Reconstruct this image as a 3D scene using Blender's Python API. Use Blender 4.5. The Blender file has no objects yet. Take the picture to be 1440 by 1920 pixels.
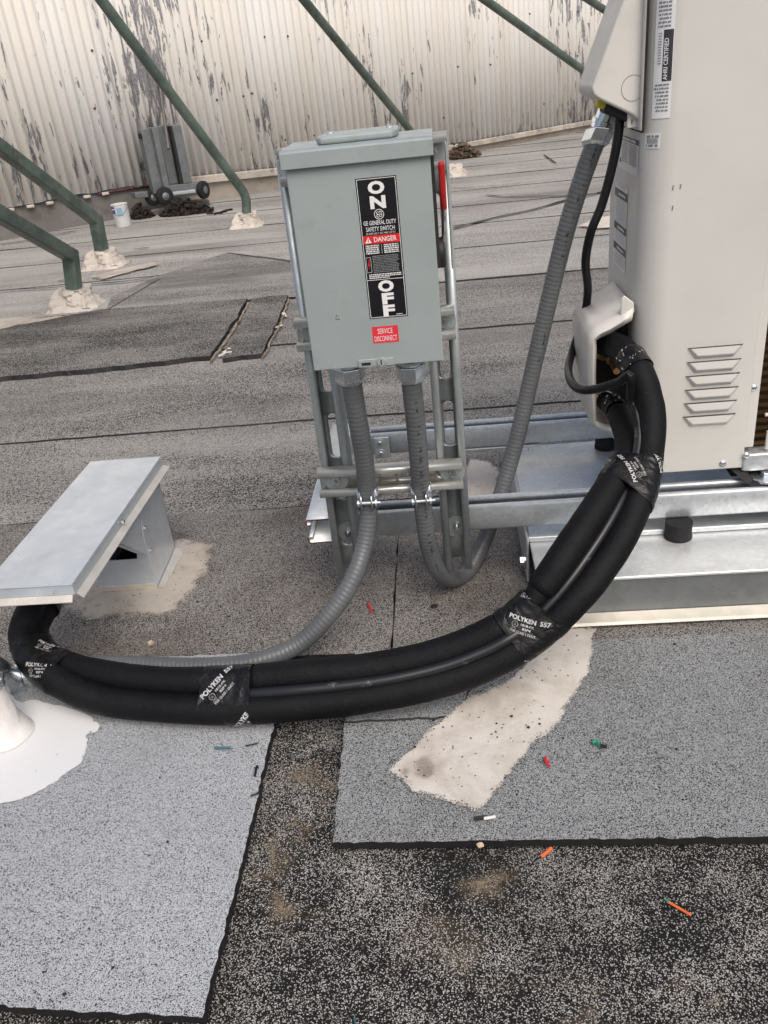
import bpy, bmesh, math, random
import numpy as np
from mathutils import Vector, Matrix, noise
random.seed(7)
C = bpy.context.scene.collection
SC = bpy.context.scene

# ------------------------------------------------------------------ camera, light
CAM = np.array([0.0, 0.0, 0.77])
RM = np.array([[0.9938443, -0.06286057, -0.09122526],
               [0.05096332, -0.47172949, 0.88026929],
               [-0.09836788, -0.87949976, -0.46562209]])   # columns: right, down, forward
FPX = 1561.355
cd = bpy.data.cameras.new('camera'); cam = bpy.data.objects.new('camera', cd); C.objects.link(cam)
r_, d_, f_ = RM[:, 0], RM[:, 1], RM[:, 2]
cam.matrix_world = Matrix(((r_[0], -d_[0], -f_[0], CAM[0]), (r_[1], -d_[1], -f_[1], CAM[1]),
                           (r_[2], -d_[2], -f_[2], CAM[2]), (0, 0, 0, 1)))
cd.sensor_fit = 'VERTICAL'; cd.sensor_height = 36.0; cd.lens = FPX / 1920 * 36.0
cd.clip_start = 0.02; cd.clip_end = 500
SC.camera = cam

SUN_EL, SUN_AZ = math.radians(52), math.radians(156)      # azimuth clockwise from +Y
w = bpy.data.worlds.new('World'); SC.world = w; w.use_nodes = True
wn = w.node_tree.nodes; wl = w.node_tree.links
for n in list(wn): wn.remove(n)
sky = wn.new('ShaderNodeTexSky'); sky.sky_type = 'NISHITA'; sky.sun_disc = False
sky.sun_elevation = SUN_EL; sky.sun_rotation = SUN_AZ
sky.air_density = 1.0; sky.dust_density = 5.0; sky.ozone_density = 0.8; sky.altitude = 0
bg = wn.new('ShaderNodeBackground'); bg.inputs['Strength'].default_value = 0.11
wo = wn.new('ShaderNodeOutputWorld'); wl.new(sky.outputs[0], bg.inputs['Color']); wl.new(bg.outputs[0], wo.inputs['Surface'])
sd = bpy.data.lights.new('sun', 'SUN'); sd.energy = 1.4; sd.angle = math.radians(42); sd.color = (1.0, 0.965, 0.925)
sun = bpy.data.objects.new('sun', sd); C.objects.link(sun)
sdir = Vector((math.sin(SUN_AZ) * math.cos(SUN_EL), math.cos(SUN_AZ) * math.cos(SUN_EL), math.sin(SUN_EL)))
sun.rotation_euler = sdir.to_track_quat('Z', 'Y').to_euler(); sun.location = (0, 0, 10)
SC.view_settings.view_transform = 'Standard'; SC.view_settings.look = 'None'
SC.view_settings.exposure = 0.27; SC.view_settings.gamma = 1.0
SC.view_settings.use_curve_mapping = False

# ------------------------------------------------------------------ placing helpers (metres; survey of the photograph)
def ray(px, py):
    v = RM @ np.array([px - 720.0, py - 960.0, FPX]); return v / np.linalg.norm(v)
def at(px, py, Y):
    r = ray(px, py); return Vector(r * (Y / r[1]) + CAM)
def atw(px, py, off):
    """point a given distance in front of the corrugated wall"""
    r = ray(px, py); nx, ny = 0.65728, -0.75365; d0 = -3.038 * nx + 5.80 * ny + off
    return Vector(r * (d0 / (r[0] * nx + r[1] * ny)) + CAM)
def on(px, py, z=0.0):
    r = ray(px, py); return Vector(r * ((z - CAM[2]) / r[2]) + CAM)

# ------------------------------------------------------------------ materials
MATS = {}
def newmat(name):
    m = bpy.data.materials.new(name); m.use_nodes = True
    nt = m.node_tree; b = nt.nodes['Principled BSDF']
    return m, nt, b
def N(nt, t, **kw):
    n = nt.nodes.new(t)
    for k, v in kw.items():
        if k in n.inputs: n.inputs[k].default_value = v
        else: setattr(n, k, v)
    return n
def L(nt, a, b): nt.links.new(a, b)
def mixrgb(nt, fac, a, b, blend='MIX'):
    m = nt.nodes.new('ShaderNodeMix'); m.data_type = 'RGBA'; m.blend_type = blend
    for s, v in ((0, fac), (6, a), (7, b)):
        if hasattr(v, 'is_output'): nt.links.new(v, m.inputs[s])
        elif s == 0: m.inputs[0].default_value = v
        else: m.inputs[s].default_value = (*v, 1) if len(v) == 3 else v
    return m.outputs[2]
def ramp(nt, src, p0, p1, v0=0.0, v1=1.0):
    m = nt.nodes.new('ShaderNodeMapRange'); m.inputs[1].default_value = p0; m.inputs[2].default_value = p1
    m.inputs[3].default_value = v0; m.inputs[4].default_value = v1; m.interpolation_type = 'SMOOTHSTEP'
    nt.links.new(src, m.inputs[0]); return m.outputs[0]
def objco(nt, scale=(1, 1, 1), rot=(0, 0, 0)):
    t = nt.nodes.new('ShaderNodeTexCoord'); mp = nt.nodes.new('ShaderNodeMapping')
    mp.inputs['Scale'].default_value = scale; mp.inputs['Rotation'].default_value = rot
    nt.links.new(t.outputs['Object'], mp.inputs[0]); return mp.outputs[0]
def noi(nt, co, scale, detail=3.0, rough=0.55, dist=0.0):
    n = N(nt, 'ShaderNodeTexNoise'); n.inputs['Scale'].default_value = scale; n.inputs['Detail'].default_value = detail
    n.inputs['Roughness'].default_value = rough; n.inputs['Distortion'].default_value = dist
    nt.links.new(co, n.inputs['Vector']); return n.outputs['Fac']
def bump(nt, b, h, strength, dist=0.002):
    n = N(nt, 'ShaderNodeBump'); n.inputs['Strength'].default_value = strength; n.inputs['Distance'].default_value = dist
    nt.links.new(h, n.inputs['Height']); nt.links.new(n.outputs[0], b.inputs['Normal'])
def paint(name, col, rough=0.45, var=0.06, scale=8.0, metal=0.0, bumps=0.0, dirt=None, dirtamt=0.0, bscale=300, spec=0.5):
    m, nt, b = newmat(name); co = objco(nt)
    f = noi(nt, co, scale, 5, 0.6)
    c2 = tuple(max(0, c * (1 - 2.2 * var)) for c in col); c1 = tuple(min(1, c * (1 + 1.2 * var)) for c in col)
    out = mixrgb(nt, ramp(nt, f, 0.3, 0.7), c2, c1)
    if dirt:
        g = noi(nt, co, scale * 2.7, 6, 0.7, 0.3)
        out = mixrgb(nt, ramp(nt, g, 0.62 - dirtamt, 0.70), out, dirt) if dirtamt else out
    L(nt, out, b.inputs['Base Color'])
    rr = ramp(nt, noi(nt, co, scale * 5, 4), 0.3, 0.7, rough * 0.85, min(1, rough * 1.15)); L(nt, rr, b.inputs['Roughness'])
    b.inputs['Metallic'].default_value = metal; b.inputs['Specular IOR Level'].default_value = spec
    if bumps: bump(nt, b, noi(nt, co, bscale, 4), bumps, 0.001)
    MATS[name] = m; return m
def galv(name, col, rough=0.42, spangle=70, metal=0.85, contrast=0.16, streak=0.0):
    m, nt, b = newmat(name); co = objco(nt)
    v = N(nt, 'ShaderNodeTexVoronoi'); v.inputs['Scale'].default_value = spangle; L(nt, co, v.inputs['Vector'])
    s = nt.nodes.new('ShaderNodeSeparateColor'); L(nt, v.outputs['Color'], s.inputs[0])
    lo = tuple(c * (1 - contrast) for c in col); hi = tuple(min(1, c * (1 + contrast)) for c in col)
    out = mixrgb(nt, s.outputs[0], lo, hi)
    g = noi(nt, co, 14, 6, 0.65)
    out = mixrgb(nt, ramp(nt, g, 0.38, 0.8, 0.0, 0.45), out, tuple(c * 0.66 for c in col))
    sc = noi(nt, objco(nt, (4, 90, 4)), 9, 4, 0.7)
    out = mixrgb(nt, ramp(nt, sc, 0.62, 0.72, 0.0, 0.3), out, tuple(c * 0.5 for c in col))
    L(nt, out, b.inputs['Base Color'])
    L(nt, ramp(nt, noi(nt, co, 25, 5, 0.7), 0.3, 0.75, rough * 0.8, rough * 1.3), b.inputs['Roughness'])
    b.inputs['Metallic'].default_value = metal
    bump(nt, b, noi(nt, co, 18, 4), 0.15, 0.002)
    MATS[name] = m; return m
def granule(name, bitumen, g1, g2, cover, scale=520, stain=None, stain_amt=0.0, stain_scale=3.0, worn=0.25, worn_scale=4.0,
            stretch=(1, 1, 1), stain2=None, s2=(0.6, 0.75), s2scale=7.0, grain=0.8):
    """mineral-surfaced bitumen sheet: random light grains in dark bitumen, coverage varying over the sheet"""
    m, nt, b = newmat(name); co = objco(nt); st = objco(nt, stretch)
    v = N(nt, 'ShaderNodeTexVoronoi'); v.inputs['Scale'].default_value = scale; v.inputs['Randomness'].default_value = 1.0; L(nt, co, v.inputs['Vector'])
    s = nt.nodes.new('ShaderNodeSeparateColor'); L(nt, v.outputs['Color'], s.inputs[0])
    cov = noi(nt, st, worn_scale, 8, 0.68)
    fine = noi(nt, co, 60, 4, 0.7)
    # threshold = 1-cover +- wear
    th = ramp(nt, cov, 0.25, 0.75, 1 - cover + worn, 1 - cover - worn)
    ad = nt.nodes.new('ShaderNodeMath'); ad.operation = 'MULTIPLY_ADD'; L(nt, fine, ad.inputs[0]); ad.inputs[1].default_value = 0.36; ad.inputs[2].default_value = -0.18
    t2 = nt.nodes.new('ShaderNodeMath'); t2.operation = 'ADD'; L(nt, th, t2.inputs[0]); L(nt, ad.outputs[0], t2.inputs[1])
    gt = nt.nodes.new('ShaderNodeMath'); gt.operation = 'GREATER_THAN'; L(nt, s.outputs[0], gt.inputs[0]); L(nt, t2.outputs[0], gt.inputs[1])
    rd = nt.nodes.new('ShaderNodeMath'); rd.operation = 'LESS_THAN'; L(nt, v.outputs['Distance'], rd.inputs[0]); rd.inputs[1].default_value = grain
    gm = nt.nodes.new('ShaderNodeMath'); gm.operation = 'MULTIPLY'; L(nt, gt.outputs[0], gm.inputs[0]); L(nt, rd.outputs[0], gm.inputs[1]); gt = gm
    gcol = mixrgb(nt, s.outputs[1], g1, g2)
    big = noi(nt, st, 1.3, 5, 0.6)
    gcol = mixrgb(nt, ramp(nt, big, 0.35, 0.7, 0.0, 0.35), gcol, tuple(c * 0.72 for c in g1))
    out = mixrgb(nt, gt.outputs[0], bitumen, gcol)
    if stain:
        sn = noi(nt, st, stain_scale, 6, 0.62, 0.4)
        out = mixrgb(nt, ramp(nt, sn, 0.5, 0.72, 0.0, stain_amt), out, stain)
    if stain2:
        sn = noi(nt, objco(nt, (1, 1.3, 1), (0, 0, 1.1)), s2scale, 5, 0.6, 0.3)
        out = mixrgb(nt, ramp(nt, sn, s2[0], s2[1], 0.0, 0.8), out, stain2)
    L(nt, out, b.inputs['Base Color']); b.inputs['Roughness'].default_value = 0.85
    b.inputs['Specular IOR Level'].default_value = 0.15
    hm = nt.nodes.new('ShaderNodeMath'); hm.operation = 'MULTIPLY'; L(nt, gt.outputs[0], hm.inputs[0]); L(nt, s.outputs[2], hm.inputs[1])
    bump(nt, b, hm.outputs[0], 0.5, 0.0012)
    MATS[name] = m; return m
def coating(name, col, dirt, dirtamt=0.5, gr=(0.2, 0.2, 0.2), edge=0.0, bumpy=0.5, soft=0.0, alpha=1.0):
    m, nt, b = newmat(name); co = objco(nt)
    n1 = noi(nt, co, 9, 8, 0.7, 0.3); n2 = noi(nt, co, 45, 6, 0.7)
    out = mixrgb(nt, ramp(nt, n1, 0.42, 0.75, 0.0, dirtamt), col, dirt)
    out = mixrgb(nt, ramp(nt, n2, 0.66, 0.74, 0.0, dirtamt), out, gr)
    v = N(nt, 'ShaderNodeTexVoronoi'); v.inputs['Scale'].default_value = 420; L(nt, co, v.inputs['Vector'])
    s = nt.nodes.new('ShaderNodeSeparateColor'); L(nt, v.outputs['Color'], s.inputs[0])
    gt = nt.nodes.new('ShaderNodeMath'); gt.operation = 'GREATER_THAN'; L(nt, s.outputs[0], gt.inputs[0]); gt.inputs[1].default_value = 0.988 if dirtamt > 0.2 else 0.999
    out = mixrgb(nt, gt.outputs[0], out, gr)
    L(nt, out, b.inputs['Base Color']); b.inputs['Roughness'].default_value = 0.55
    hb = nt.nodes.new('ShaderNodeMath'); hb.operation = 'ADD'; L(nt, noi(nt, co, 260, 5, 0.7), hb.inputs[0]); L(nt, noi(nt, objco(nt, (1, 1, 1), (0, 0, 0.7)), 28, 4, 0.6), hb.inputs[1])
    bump(nt, b, hb.outputs[0], bumpy, 0.002)
    if soft:                                   # thin, broken brush edge: grains show through towards the rim
        at_ = nt.nodes.new('ShaderNodeAttribute'); at_.attribute_name = 'rim'
        q = nt.nodes.new('ShaderNodeMath'); q.operation = 'MULTIPLY_ADD'; L(nt, noi(nt, co, 520, 3, 0.7), q.inputs[0]); q.inputs[1].default_value = 1.6; L(nt, at_.outputs['Fac'], q.inputs[2])
        q2 = nt.nodes.new('ShaderNodeMath'); q2.operation = 'MULTIPLY_ADD'; L(nt, noi(nt, co, 38, 6, 0.7), q2.inputs[0]); q2.inputs[1].default_value = 1.5; L(nt, q.outputs[0], q2.inputs[2])
        g2 = nt.nodes.new('ShaderNodeMath'); g2.operation = 'GREATER_THAN'; L(nt, q2.outputs[0], g2.inputs[0]); g2.inputs[1].default_value = soft
        if alpha < 1:
            g2 = nt.nodes.new('ShaderNodeMapRange'); g2.interpolation_type = 'SMOOTHSTEP'; L(nt, q2.outputs[0], g2.inputs[0])
            for k, vv in ((1, soft - 0.6), (2, soft + 0.8), (3, 0.0), (4, alpha)): g2.inputs[k].default_value = vv
        tr = nt.nodes.new('ShaderNodeBsdfTransparent'); mx = nt.nodes.new('ShaderNodeMixShader'); L(nt, g2.outputs[0], mx.inputs[0]); L(nt, tr.outputs[0], mx.inputs[1]); L(nt, b.outputs[0], mx.inputs[2])
        L(nt, mx.outputs[0], nt.nodes['Material Output'].inputs['Surface'])
    MATS[name] = m; return m

granule('g_dark', (0.013, 0.0125, 0.0125), (0.12, 0.113, 0.104), (0.62, 0.60, 0.565), 0.52, 760, worn=0.42, worn_scale=9, stain=(0.03, 0.026, 0.022), stain_amt=0.6, stain_scale=2.2, stain2=(0.24, 0.175, 0.105), s2=(0.56, 0.78), s2scale=5, grain=0.56)
granule('g_light', (0.045, 0.046, 0.05), (0.33, 0.347, 0.36), (0.60, 0.625, 0.645), 0.91, 940, worn=0.06, worn_scale=4, grain=0.68, stain=(0.20, 0.20, 0.20), stain_amt=0.25, stain_scale=4)
granule('g_mid', (0.04, 0.04, 0.041), (0.225, 0.235, 0.238), (0.47, 0.488, 0.492), 0.87, 940, worn=0.09, worn_scale=4, stain=(0.12, 0.105, 0.09), stain_amt=0.38, stain_scale=3, grain=0.66)
granule('g_brown', (0.03, 0.026, 0.023), (0.21, 0.197, 0.183), (0.42, 0.40, 0.375), 0.80, 760, stain=(0.075, 0.055, 0.042), stain_amt=0.85, stain_scale=2.6, worn=0.15, worn_scale=5, grain=0.64)
granule('g_far', (0.042, 0.038, 0.034), (0.230, 0.221, 0.205), (0.445, 0.43, 0.405), 0.75, 460, stain=(0.088, 0.082, 0.075), stain_amt=0.65, stain_scale=1.0, worn=0.34, worn_scale=2.0, stretch=(0.45, 1.8, 1), grain=0.72)
granule('g_far2', (0.075, 0.069, 0.063), (0.32, 0.307, 0.288), (0.485, 0.467, 0.44), 0.85, 360, stain=(0.155, 0.147, 0.136), stain_amt=0.65, stain_scale=0.8, worn=0.28, worn_scale=1.5, stretch=(0.4, 1.8, 1), grain=0.8)
granule('g_torn', (0.026, 0.025, 0.024), (0.19, 0.182, 0.170), (0.37, 0.355, 0.33), 0.56, 420, stain=(0.04, 0.037, 0.035), stain_amt=0.7, stain_scale=1.8, worn=0.45, worn_scale=2.2, stretch=(0.6, 1.4, 1), grain=0.7)
paint('bitumen', (0.010, 0.0095, 0.010), 0.6, 0.1, 40, bumps=0.6)
coating('coat_white', (0.72, 0.725, 0.725), (0.64, 0.635, 0.62), 0.15, (0.5, 0.5, 0.5), bumpy=0.2, soft=1.38)
coating('stain_brown', (0.17, 0.115, 0.06), (0.09, 0.06, 0.035), 0.6, (0.05, 0.04, 0.03), soft=2.3, alpha=0.42)
coating('stain_tan', (0.30, 0.235, 0.155), (0.16, 0.12, 0.08), 0.7, (0.05, 0.045, 0.04), soft=2.2, alpha=0.85)
coating('coat_cream', (0.68, 0.635, 0.575), (0.34, 0.285, 0.225), 0.75, (0.13, 0.11, 0.09), soft=1.61)
coating('coat_tan', (0.47, 0.42, 0.36), (0.22, 0.18, 0.145), 0.8, (0.10, 0.085, 0.07), soft=1.71)
coating('coat_pale', (0.62, 0.56, 0.49), (0.38, 0.32, 0.26), 0.6, (0.3, 0.26, 0.22), soft=1.71)
coating('coat_pink', (0.58, 0.525, 0.46), (0.26, 0.215, 0.17), 0.75, (0.2, 0.17, 0.14), bumpy=0.9)
paint('box_grey', (0.325, 0.368, 0.366), 0.40, 0.035, 7, bumps=0.05, bscale=350, dirt=(0.29, 0.32, 0.315), dirtamt=0.10)
paint('box_dark', (0.02, 0.02, 0.02), 0.6)
paint('ac_cream', (0.635, 0.62, 0.58), 0.38, 0.03, 3, bumps=0.02, bscale=400)
paint('ac_plastic', (0.66, 0.64, 0.59), 0.42, 0.03, 10)
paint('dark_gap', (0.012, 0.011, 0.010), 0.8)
paint('dark_inside', (0.05, 0.045, 0.04), 0.8)  # near-black colour standing in for the shade inside openings
galv('galv', (0.62, 0.65, 0.67), 0.42, 170, 0.6, 0.09)
galv('galv_plate', (0.74, 0.76, 0.76), 0.42, 150, 0.5, 0.07)
galv('galv_sheet', (0.68, 0.73, 0.77), 0.34, 90, 0.6, 0.025)
galv('zinc_strut', (0.46, 0.50, 0.505), 0.44, 150, 0.6, 0.05)
galv('galv_shaded', (0.30, 0.315, 0.32), 0.45, 120, 0.7, 0.05)  # darker galvanized copy with the shade of an upright face in its colour
galv('zinc_gold', (0.60, 0.60, 0.55), 0.36, 160, 0.7, 0.05)
galv('bright_zinc', (0.74, 0.78, 0.80), 0.22, 200, 0.95, 0.05)
galv('alu_edge', (0.80, 0.75, 0.65), 0.40, 60, 0.6, 0.05)
galv('lift_metal', (0.23, 0.243, 0.25), 0.5, 12, 0.6, 0.12)
galv('lift_dark', (0.14, 0.13, 0.125), 0.6, 12, 0.4, 0.15)
galv('copper', (0.55, 0.28, 0.14), 0.35, 120, 0.9, 0.08)
galv('brass', (0.55, 0.42, 0.18), 0.35, 120, 0.9, 0.08)
paint('rust_edge', (0.13, 0.045, 0.025), 0.7, 0.2, 60)
paint('conduit', (0.118, 0.125, 0.13), 0.42, 0.08, 10, bumps=0.05)
paint('ink', (0.015, 0.015, 0.02), 0.5)
paint('cable_black', (0.006, 0.006, 0.007), 0.38, 0.1, 60, spec=0.35)
paint('red_grip', (0.46, 0.02, 0.018), 0.3, 0.05, 30)
paint('label_black', (0.008, 0.008, 0.011), 0.3, 0.0)
paint('label_red', (0.68, 0.022, 0.022), 0.38, 0.03)
paint('label_pink', (0.78, 0.035, 0.05), 0.42, 0.03)
paint('label_white', (0.80, 0.80, 0.80), 0.4, 0.02)
paint('label_grey', (0.22, 0.23, 0.24), 0.5, 0.05)
paint('tape_print', (0.52, 0.52, 0.52), 0.5, 0.15, 90)
paint('label_mid', (0.42, 0.43, 0.44), 0.5, 0.05)
paint('label_char', (0.05, 0.045, 0.05), 0.45, 0.05)
paint('yellow', (0.62, 0.50, 0.03), 0.45, 0.05)
paint('green_steel', (0.092, 0.128, 0.106), 0.45, 0.18, 9, dirt=(0.16, 0.15, 0.12), dirtamt=0.10, bumps=0.1, bscale=90)
paint('rubber', (0.010, 0.010, 0.011), 0.7, 0.15, 40, bumps=0.2)
paint('concrete', (0.17, 0.158, 0.145), 0.85, 0.12, 3, dirt=(0.12, 0.11, 0.10), dirtamt=0.12, bumps=0.5, bscale=60)
paint('stucco', (0.36, 0.315, 0.265), 0.85, 0.10, 4, dirt=(0.24, 0.20, 0.165), dirtamt=0.10, bumps=0.5, bscale=60)
paint('board', (0.46, 0.41, 0.35), 0.75, 0.12, 6, dirt=(0.2, 0.18, 0.16), dirtamt=0.12)
paint('pail_white', (0.70, 0.70, 0.70), 0.4, 0.04, 12)
paint('pail_blue', (0.035, 0.03, 0.20), 0.45)
paint('pail_print', (0.22, 0.42, 0.55), 0.45)
paint('litter', (0.022, 0.016, 0.012), 0.95, 0.4, 30, bumps=1.0, bscale=80)
paint('wood_old', (0.11, 0.075, 0.05), 0.85, 0.3, 20)
paint('w_orange', (0.85, 0.16, 0.035), 0.45); paint('w_red', (0.60, 0.03, 0.045), 0.45); paint('w_green', (0.02, 0.30, 0.19), 0.45)
paint('w_teal', (0.03, 0.15, 0.16), 0.45); paint('w_black', (0.01, 0.01, 0.012), 0.4); paint('w_white', (0.75, 0.72, 0.70), 0.5)
paint('leaf_tan', (0.50, 0.38, 0.26), 0.8, 0.2, 60); paint('stone', (0.45, 0.38, 0.28), 0.8, 0.15, 80)
paint('paper_edge', (0.30, 0.235, 0.17), 0.85, 0.25, 25); paint('paper', (0.62, 0.57, 0.50), 0.8, 0.1)
def foam():
    m, nt, b = newmat('foam'); co = objco(nt)
    L(nt, mixrgb(nt, ramp(nt, noi(nt, co, 20, 5), 0.3, 0.75), (0.0024, 0.0026, 0.0034), (0.0048, 0.0050, 0.0062)), b.inputs['Base Color'])
    b.inputs['Roughness'].default_value = 0.6; b.inputs['Specular IOR Level'].default_value = 0.22
    hb = nt.nodes.new('ShaderNodeMath'); hb.operation = 'MULTIPLY_ADD'; L(nt, noi(nt, objco(nt, (1, 1, 1)), 75, 4, 0.65, 0.6), hb.inputs[0]); hb.inputs[1].default_value = 2.0; L(nt, noi(nt, co, 420, 5, 0.7), hb.inputs[2])
    bump(nt, b, hb.outputs[0], 0.5, 0.0016); MATS['foam'] = m
def tape():
    m, nt, b = newmat('tape'); co = objco(nt)
    b.inputs['Base Color'].default_value = (0.005, 0.005, 0.0052, 1); b.inputs['Specular IOR Level'].default_value = 0.35
    L(nt, ramp(nt, noi(nt, co, 60, 4), 0.3, 0.7, 0.28, 0.45), b.inputs['Roughness'])
    wv = noi(nt, objco(nt, (1, 1, 1), (0.4, 0.5, 0.9)), 55, 3, 0.5, 1.2)
    bump(nt, b, wv, 0.45, 0.006); MATS['tape'] = m
def scuffed():
    m, nt, b = newmat('cable_scuffed'); co = objco(nt)
    g = noi(nt, objco(nt, (1, 1, 1)), 30, 8, 0.75)
    L(nt, mixrgb(nt, ramp(nt, g, 0.62, 0.72), (0.014, 0.015, 0.017), (0.25, 0.26, 0.27)), b.inputs['Base Color'])
    b.inputs['Roughness'].default_value = 0.35; MATS['cable_scuffed'] = m
def siding():
    m, nt, b = newmat('siding'); co = objco(nt)
    info = nt.nodes.new('ShaderNodeObjectInfo')
    rot = math.atan2(0.65728, 0.75365)
    t = nt.nodes.new('ShaderNodeTexCoord'); mp = nt.nodes.new('ShaderNodeMapping'); mp.vector_type = 'TEXTURE'
    mp.inputs['Rotation'].default_value = (0, 0, rot); L(nt, t.outputs['Object'], mp.inputs[0])
    def wall(scale):
        q = nt.nodes.new('ShaderNodeMapping'); q.inputs['Scale'].default_value = scale; L(nt, mp.outputs[0], q.inputs[0]); return q.outputs[0]
    base = mixrgb(nt, ramp(nt, noi(nt, wall((3, 0.5, 0.5)), 1.2, 4), 0.35, 0.7), (0.80, 0.76, 0.69), (0.83, 0.815, 0.785))
    base = mixrgb(nt, ramp(nt, info.outputs['Random'], 0, 1, 0, 0.35), base, (0.74, 0.71, 0.67))
    # whiter, washed lower part
    sx = nt.nodes.new('ShaderNodeSeparateXYZ'); L(nt, mp.outputs[0], sx.inputs[0])
    # grime streaks
    st = noi(nt, wall((7, 1, 0.30)), 2.0, 8, 0.72, 0.1)
    out = mixrgb(nt, ramp(nt, st, 0.56, 0.76, 0, 0.6), base, (0.36, 0.345, 0.335))
    # peeled paint: bare grey metal, patches longer than wide, clustered
    pe = noi(nt, wall((9, 1, 1.3)), 3.4, 9, 0.66, 0.4)
    cl = noi(nt, wall((1.5, 1, 0.6)), 1.2, 3, 0.5)
    mm = nt.nodes.new('ShaderNodeMath'); mm.operation = 'MULTIPLY_ADD'; L(nt, cl, mm.inputs[0]); mm.inputs[1].default_value = 0.75; L(nt, pe, mm.inputs[2])
    pl = ramp(nt, mm.outputs[0], 0.995, 1.012)
    out = mixrgb(nt, pl, out, mixrgb(nt, ramp(nt, noi(nt, wall((6, 1, 4)), 12, 4), 0.35, 0.65), (0.20, 0.20, 0.215), (0.34, 0.335, 0.34)))
    zl = ramp(nt, sx.outputs[2], 0.12, 0.46, 1.0, 0.0); lo_ = nt.nodes.new('ShaderNodeMath'); lo_.operation = 'MULTIPLY'; L(nt, zl, lo_.inputs[0]); L(nt, ramp(nt, noi(nt, wall((14, 1, 2.2)), 2.2, 7, 0.7), 0.55, 0.66), lo_.inputs[1])
    out = mixrgb(nt, lo_.outputs[0], out, (0.27, 0.255, 0.25))
    ru = noi(nt, wall((10, 1, 0.5)), 2.6, 6, 0.7, 0.1)
    out = mixrgb(nt, ramp(nt, ru, 0.66, 0.76, 0, 0.6), out, (0.30, 0.16, 0.085))
    L(nt, out, b.inputs['Base Color']); b.inputs['Roughness'].default_value = 0.6
    mb = nt.nodes.new('ShaderNodeMath'); mb.operation = 'SUBTRACT'; mb.inputs[0].default_value = 1.0; L(nt, pl, mb.inputs[1])
    bump(nt, b, mb.outputs[0], 0.4, 0.002); MATS['siding'] = m
def coil():
    m, nt, b = newmat('coil'); co = objco(nt, (1, 1, 1))
    L(nt, mixrgb(nt, noi(nt, co, 40, 4), (0.035, 0.016, 0.006), (0.13, 0.066, 0.022)), b.inputs['Base Color'])
    b.inputs['Metallic'].default_value = 0.6; b.inputs['Roughness'].default_value = 0.4; MATS['coil'] = m
foam(); tape(); scuffed(); siding(); coil()

# ------------------------------------------------------------------ mesh helpers
def catmull(P, n):
    P = [Vector(p) for p in P]; Q = [P[0] * 2 - P[1]] + P + [P[-1] * 2 - P[-2]]; out = []
    for i in range(len(P) - 1):
        a, b, c, d = Q[i:i + 4]
        for k in range(n):
            t = k / n
            out.append(0.5 * ((2 * b) + (c - a) * t + (2 * a - 5 * b + 4 * c - d) * t * t + (3 * b - a - 3 * c + d) * t ** 3))
    out.append(P[-1]); return out
def cm_at(P, u):
    n = len(P); i = max(0, min(n - 2, int(math.floor(u)))); t = u - i
    b, c = P[i], P[i + 1]; a = P[i - 1] if i > 0 else b * 2 - c; d = P[i + 2] if i + 2 < n else c * 2 - b
    return 0.5 * ((2 * b) + (c - a) * t + (2 * a - 5 * b + 4 * c - d) * t * t + (3 * b - a - 3 * c + d) * t ** 3)
def resample(P, step):
    out = [P[0].copy()]; acc = 0.0
    for i in range(1, len(P)):
        a, b = P[i - 1], P[i]; l = (b - a).length
        while acc + l >= step:
            t = (step - acc) / l; a = a.lerp(b, t); out.append(a.copy()); l = (b - a).length; acc = 0.0
        acc += l
    out.append(P[-1].copy()); return out

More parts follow.
